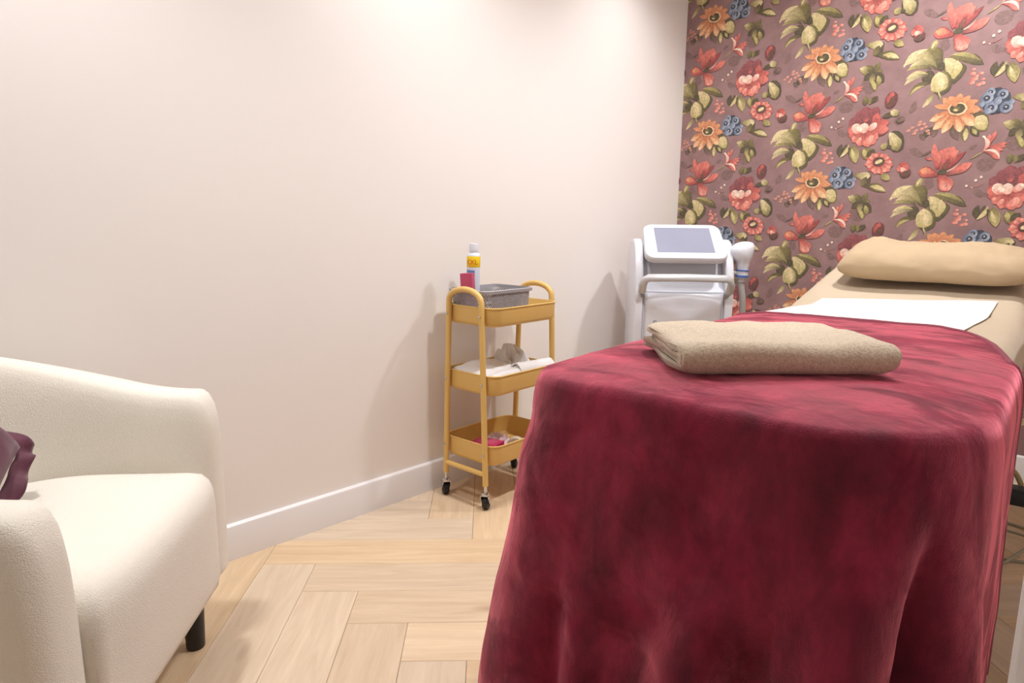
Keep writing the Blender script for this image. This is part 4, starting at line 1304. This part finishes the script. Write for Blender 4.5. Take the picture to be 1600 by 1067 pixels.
# paper sheet
def paper():
    C = [(-0.330, 0.95), (0.205, 0.95), (0.250, 1.60), (-0.235, 1.52)]
    V, F = [], []; nx, ny = 30, 22
    for j in range(ny + 1):
        for i in range(nx + 1):
            u, v = i / nx, j / ny
            a = Vector(C[0]).lerp(Vector(C[1]), u); b_ = Vector(C[3]).lerp(Vector(C[2]), u); p = a.lerp(b_, v)
            x = p.x
            z = ZT + 0.0075 + zhead(p.y) + 0.0012 * fbm((x * 8, p.y * 8, 2), 1, 2)
            h = HW * whead(p.y) - 0.03
            if x < -h: z -= ((-h - x) / 0.03) ** 2 * 0.014
            V.append((x, p.y, z))
    for j in range(ny):
        for i in range(nx):
            a = j * (nx + 1) + i; F.append((a, a + 1, a + nx + 2, a + nx + 1))
    o = pyd('paper_sheet', V, F, M_PAPER, None, True, 85)
    s = o.modifiers.new('thick', 'SOLIDIFY'); s.thickness = 0.0006; s.offset = 1
    o.location = BED_LOC; o.rotation_euler = (0, 0, BED_RZ)
    tag(o, 'flat white paper sheet lying across the beige bed cover', 'paper sheet')
paper()

# burgundy blanket
bl = thing('blanket', 'burgundy velvet blanket draped over the foot of the treatment bed', 'blanket', BED_LOC, BED_RZ)
ZB = ZT + 0.012
BWID = HW + 0.012
def blanket():
    W = BWID; CRL = 0.115; CRR = 0.20; ER = 0.075; DROP = 0.655
    Na, Nb = 96, 60
    avals = [-(W) * math.cos(math.pi * i / Na) for i in range(Na + 1)]
    avals = [0.55 * a + 0.45 * (-W + 2 * W * i / Na) for i, a in enumerate(avals)]
    avals[0], avals[-1] = -W, W
    def bf(a):
        CR = CRR if a > 0 else CRL
        q = abs(a) - (W - CR)
        return 0.0 if q <= 0 else CR - math.sqrt(max(0, CR * CR - q * q))
    def hem(a):
        s = max(0, (a - 0.10) / (W - 0.10))
        return 1.045 + 0.03 * max(0, a + 0.1) - 0.375 * s ** 3.2
    def ztop(a, b):
        CR = CRR if a > 0 else CRL
        if abs(a) > W - CR and b < CR: dist = CR - math.hypot(abs(a) - (W - CR), CR - b)
        else: dist = min(W - abs(a), b)
        ex = max(0, 0.12 - dist) / 0.12
        z = ZB - 0.014 * ex * ex
        w = 0.0035 * fbm((a * 6, b * 6, 5), 1, 4) + 0.003 * fbm((a * 2.5, b * 2.5, 1), 1, 2)
        return z + max(w, -0.004)
    V, F = [], []
    idx = lambda i, j: i * (Nb + 1) + j
    for i, a in enumerate(avals):
        for j in range(Nb + 1):
            t = j / Nb; t = t ** 1.15
            b = bf(a) + (hem(a) - bf(a)) * t
            V.append((a, b, ztop(a, b)))
    for i in range(Na):
        for j in range(Nb):
            F.append((idx(i, j), idx(i + 1, j), idx(i + 1, j + 1), idx(i, j + 1)))
    per = [(idx(0, j), Vector((-1, 0))) for j in range(Nb, 0, -1)]
    for i in range(Na + 1):
        a = avals[i]; CR = CRR if a > 0 else CRL; q = abs(a) - (W - CR)
        if q <= 0: nn = Vector((0, -1))
        else:
            s = min(1, q / CR); nn = Vector((math.copysign(s, a), -math.sqrt(max(0, 1 - s * s))))
        per.append((idx(i, 0), nn))
    per += [(idx(Na, j), Vector((1, 0))) for j in range(1, Nb + 1)]
    S = [0.0]
    for k in range(1, len(per)):
        p, q = V[per[k - 1][0]], V[per[k][0]]; S.append(S[-1] + math.hypot(p[0] - q[0], p[1] - q[1]))
    kL = min(range(len(per)), key=lambda k: (V[per[k][0]][0] + W - 0.3 * CRL) ** 2 + (V[per[k][0]][1] - 0.3 * CRL) ** 2)
    kR = min(range(len(per)), key=lambda k: (V[per[k][0]][0] - W + 0.3 * CRR) ** 2 + (V[per[k][0]][1] - 0.3 * CRR) ** 2)
    sL, sR = S[kL], S[kR]
    def g(x, w): return math.exp(-(x / w) ** 2)
    def ramp(d, d0, d1): t = min(1, max(0, (d - d0) / (d1 - d0))); return t * t * (3 - 2 * t)
    def off(s, a, d):
        l, r = s - sL, s - sR
        o = (0.05 * d + 0.05 * d * d) * (1 - 0.9 * ramp(r, -0.05, 0.15))
        # left corner bulge
        o += 0.018 * (1 - ramp(l, 0.0, 0.16)) * ramp(d, 0.0, 0.10)
        o += 0.040 * g(l + 0.02 + 0.04 * d, 0.075) * ramp(d, 0.05, 0.55)
        o -= 0.036 * g(l - 0.085 - 0.02 * d, 0.030) * ramp(d, 0.12, 0.5)
        o += 0.022 * g(l - 0.15, 0.04) * ramp(d, 0.15, 0.5)
        # soft folds of the front
        o += 0.020 * g(l - 0.33 - 0.05 * d, 0.04) * ramp(d, 0.12, 0.5)
        o -= 0.020 * g(l - 0.41 - 0.03 * d, 0.03) * ramp(d, 0.12, 0.5)
        # slanting ridge towards the right corner
        o += 0.062 * g(r + 0.155 + 0.36 * d, 0.050) * ramp(d, 0.03, 0.42)
        o -= 0.022 * g(r + 0.135 + 0.14 * d, 0.030) * ramp(d, 0.05, 0.40)
        # cone shaped hollow at the corner between two ridges
        o += 0.062 * g(r + 0.070 + 0.04 * d, 0.034) * ramp(d, 0.02, 0.45)
        o -= 0.085 * g(r - 0.012, 0.016 + 0.060 * d) * ramp(d, 0.0, 0.32)
        o += 0.026 * g(r - 0.095 - 0.05 * d, 0.034) * ramp(d, 0.02, 0.45)
        o -= 0.012 * g(r - 0.19, 0.05) * ramp(d, 0.1, 0.5)
        # lap crease over the left half of the front
        cd = 0.30 + 0.12 * max(0, l) - 0.03
        o += 0.005 * g(d - cd, 0.016) * ramp(l, 0.0, 0.1) * (1 - ramp(l, 0.28, 0.42))
        o -= 0.006 * g(d - cd - 0.03, 0.02) * ramp(l, 0.0, 0.1) * (1 - ramp(l, 0.28, 0.42))
        o += 0.006 * fbm((s * 5, d * 2.5, 8), 1, 3) * ramp(d, 0.02, 0.2) + 0.003 * fbm((s * 14, d * 5, 3), 1, 3) * ramp(d, 0.02, 0.2)
        return o
    K = 44
    prev = [p[0] for p in per]
    cols = [[p[0]] for p in per]
    for k in range(1, K + 1):
        cur = []
        for q, (vi, nn) in enumerate(per):
            x, y, z = V[vi]
            if k <= 8:
                a = math.pi / 2 * k / 8; o = ER * math.sin(a); dz = ER * (1 - math.cos(a)); d = 0
            else:
                t = (k - 8) / (K - 8); d = (DROP - ER) * t; o = ER; dz = ER + d
            d2 = d if k > 8 else 0
            o += off(S[q], x, d2) - (0 if k > 8 else off(S[q], x, 0) * (1 - k / 8))
            o -= ER * 0.85
            if k <= 8: o = (ER * math.sin(math.pi / 2 * k / 8)) * 0.28 + off(S[q], x, 0) * k / 8
            else: o = ER * 0.28 + off(S[q], x, d)
            V.append((x + nn.x * o, y + nn.y * o, z - dz))
            cur.append(len(V) - 1); cols[q].append(len(V) - 1)
        for q in range(len(per) - 1):
            F.append((prev[q], cur[q], cur[q + 1], prev[q + 1]))
        prev = cur
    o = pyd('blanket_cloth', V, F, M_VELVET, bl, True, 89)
    sm = o.modifiers.new('thick', 'SOLIDIFY'); sm.thickness = 0.006; sm.offset = 1
    # bound hem
    line = cols[0][::-1] + [idx(i, Nb) for i in range(1, Na)] + cols[-1]
    pts = []
    for n_, vi in enumerate(line):
        p = Vector(V[vi])
        if not pts or (p - pts[-1]).length > 0.006: pts.append(p)
    MB().tube([p + Vector((0, 0, 0.0025)) for p in pts], 0.0085, 8).build('hem_binding', M_VELVETEDGE, bl, angle=85)
blanket()

# folded beige towel on the blanket
tw = folded_towel('bath_towel', 'folded beige terry towel lying on the burgundy blanket', 0.362, 0.235, 0.056, None, 0, 5.0, M_TERRY, layers=2)
tw.matrix_world = Matrix.Translation((1.350, -2.000, ZB + 0.009)) @ Matrix.Rotation(math.radians(46 + 180), 4, 'Z')

# beige pillow
pl = thing('pillow', 'beige fabric covered pillow at the head of the treatment bed', 'pillow')
def pillow():
    V, F = [], []
    n, m = 60, 36
    LX, LY, LZ = 0.275, 0.125, 0.060
    for i in range(n + 1):
        u = -1 + 2 * i / n
        en = max(0.0, 1 - abs(u) ** 5.0) ** 0.42
        en = max(en, 0.10)
        for k in range(m):
            a = 2 * math.pi * k / m
            c, s = math.cos(a), math.sin(a)
            yy = math.copysign(abs(c) ** 0.8, c) * LY * (0.55 + 0.45 * en) * (1 - 0.05 * math.cos(u * 3))
            zz = math.copysign(abs(s) ** (0.9 if s > 0 else 0.6), s) * LZ * en * (1.0 if s > 0 else 0.75)
            w = 0.010 * fbm((u * 3, c * 1.5, s * 1.5), 1, 3) + 0.004 * fbm((u * 9, c * 4, s * 4), 1, 2)
            x = u * LX * (1 - 0.04 * c)
            V.append((x, yy * (1 + w), zz + w * (0.8 if s > 0 else 0.2) + (0.012 * s * math.exp(-((u + 0.72) / 0.25) ** 2) if s > 0 else 0)))
    for i in range(n):
        for k in range(m):
            l = (k + 1) % m; F.append((i * m + k, i * m + l, (i + 1) * m + l, (i + 1) * m + k))
    F.append(tuple(range(m))[::-1]); F.append(tuple(n * m + k for k in range(m)))
    pyd('pillow_cover', V, F, M_PILLOW, pl, True, 85)
    # tucked tail of the pillow slip at the right end
    MB().loft([[(LX * 0.93 + 0.05 * t, (0.05 + 0.012 * t) * math.cos(a) * (1.3), (0.022 + 0.01 * t) * math.sin(a)) for a in [2 * math.pi * k / 24 for k in range(24)]] for t in (0, 0.3, 0.6, 1.0)], caps=(True, False)).build('slip_end', M_PILLOW, pl, angle=80)
pillow()
pl.matrix_world = BEDM @ Matrix.Translation((0.050, 1.745, 0.862)) @ Matrix.Rotation(math.radians(1), 4, 'Z') @ Matrix.Rotation(math.radians(17), 4, 'X')

# ------------------------------------------------------------------ things on the floor right of the bed
pd = thing('foot_switch', 'black foot switch box on the floor under the bed head', 'foot switch', (1.60, -0.24, 0), math.radians(10))
MB().loft([rrect(0.075, 0.05, 0.015, 0.0, 4), rrect(0.075, 0.05, 0.015, 0.03, 4), rrect(0.066, 0.043, 0.013, 0.046, 4)]).build('housing', M_BLACK, pd, angle=40)
MB().loft([rrect(0.045, 0.03, 0.01, 0.046, 4), rrect(0.042, 0.028, 0.01, 0.054, 4)]).build('pedal', M_STEEL, pd, angle=40)
hs_ = MB().tube(smooth_path([(1.475, -0.20, 0.012), (1.485, -0.205, 0.08), (1.53, -0.215, 0.125), (1.575, -0.225, 0.10), (1.60, -0.235, 0.06)]), 0.009, 12).build('curved_hose', M_OLIVE, None)
tag(hs_, 'olive hose arching up from the black foot switch', 'hose')
cb = MB().tube(smooth_path([(1.30, -0.62, 0.006), (1.45, -0.50, 0.006), (1.60, -0.50, 0.006), (1.72, -0.56, 0.006), (1.76, -0.70, 0.006), (1.68, -0.80, 0.006), (1.56, -0.83, 0.006), (1.50, -0.74, 0.006), (1.56, -0.62, 0.016), (1.68, -0.63, 0.018), (1.665, -0.78, 0.018), (1.62, -0.90, 0.008), (1.52, -0.93, 0.006), (1.42, -0.86, 0.006), (1.34, -0.74, 0.006)], 10), 0.0045, 8).build('power_cable', M_CABLE, None)
tag(cb, 'grey power cable looped on the floor right of the bed', 'cable')
# white cabinet at the right edge of the picture
cab = thing('white_cabinet', 'plain white storage cabinet at the lower right edge', 'cabinet', (0, 0, 0))
MB().box(1.828, 2.328, -2.60, -2.20, 0.0, 0.80).build('carcass', M_TRIM, cab, smooth=False, angle=None, bevel=0.003)
for i in range(2):
    d = MB().box(1.832 + 0.246 * i, 1.832 + 0.242 + 0.246 * i, -2.618, -2.6005, 0.06, 0.79).build('door', M_TRIM, cab, smooth=False, angle=None, bevel=0.002)
    MB().tube([(2.060 + 0.05 * i, -2.640, 0.50), (2.060 + 0.05 * i, -2.640, 0.62)], 0.005, 10).build('handle', M_CHROME, d)
MB().box(1.826, 2.332, -2.622, -2.20, 0.8005, 0.82).build('top_board', M_TRIM, cab, smooth=False, angle=None, bevel=0.002)
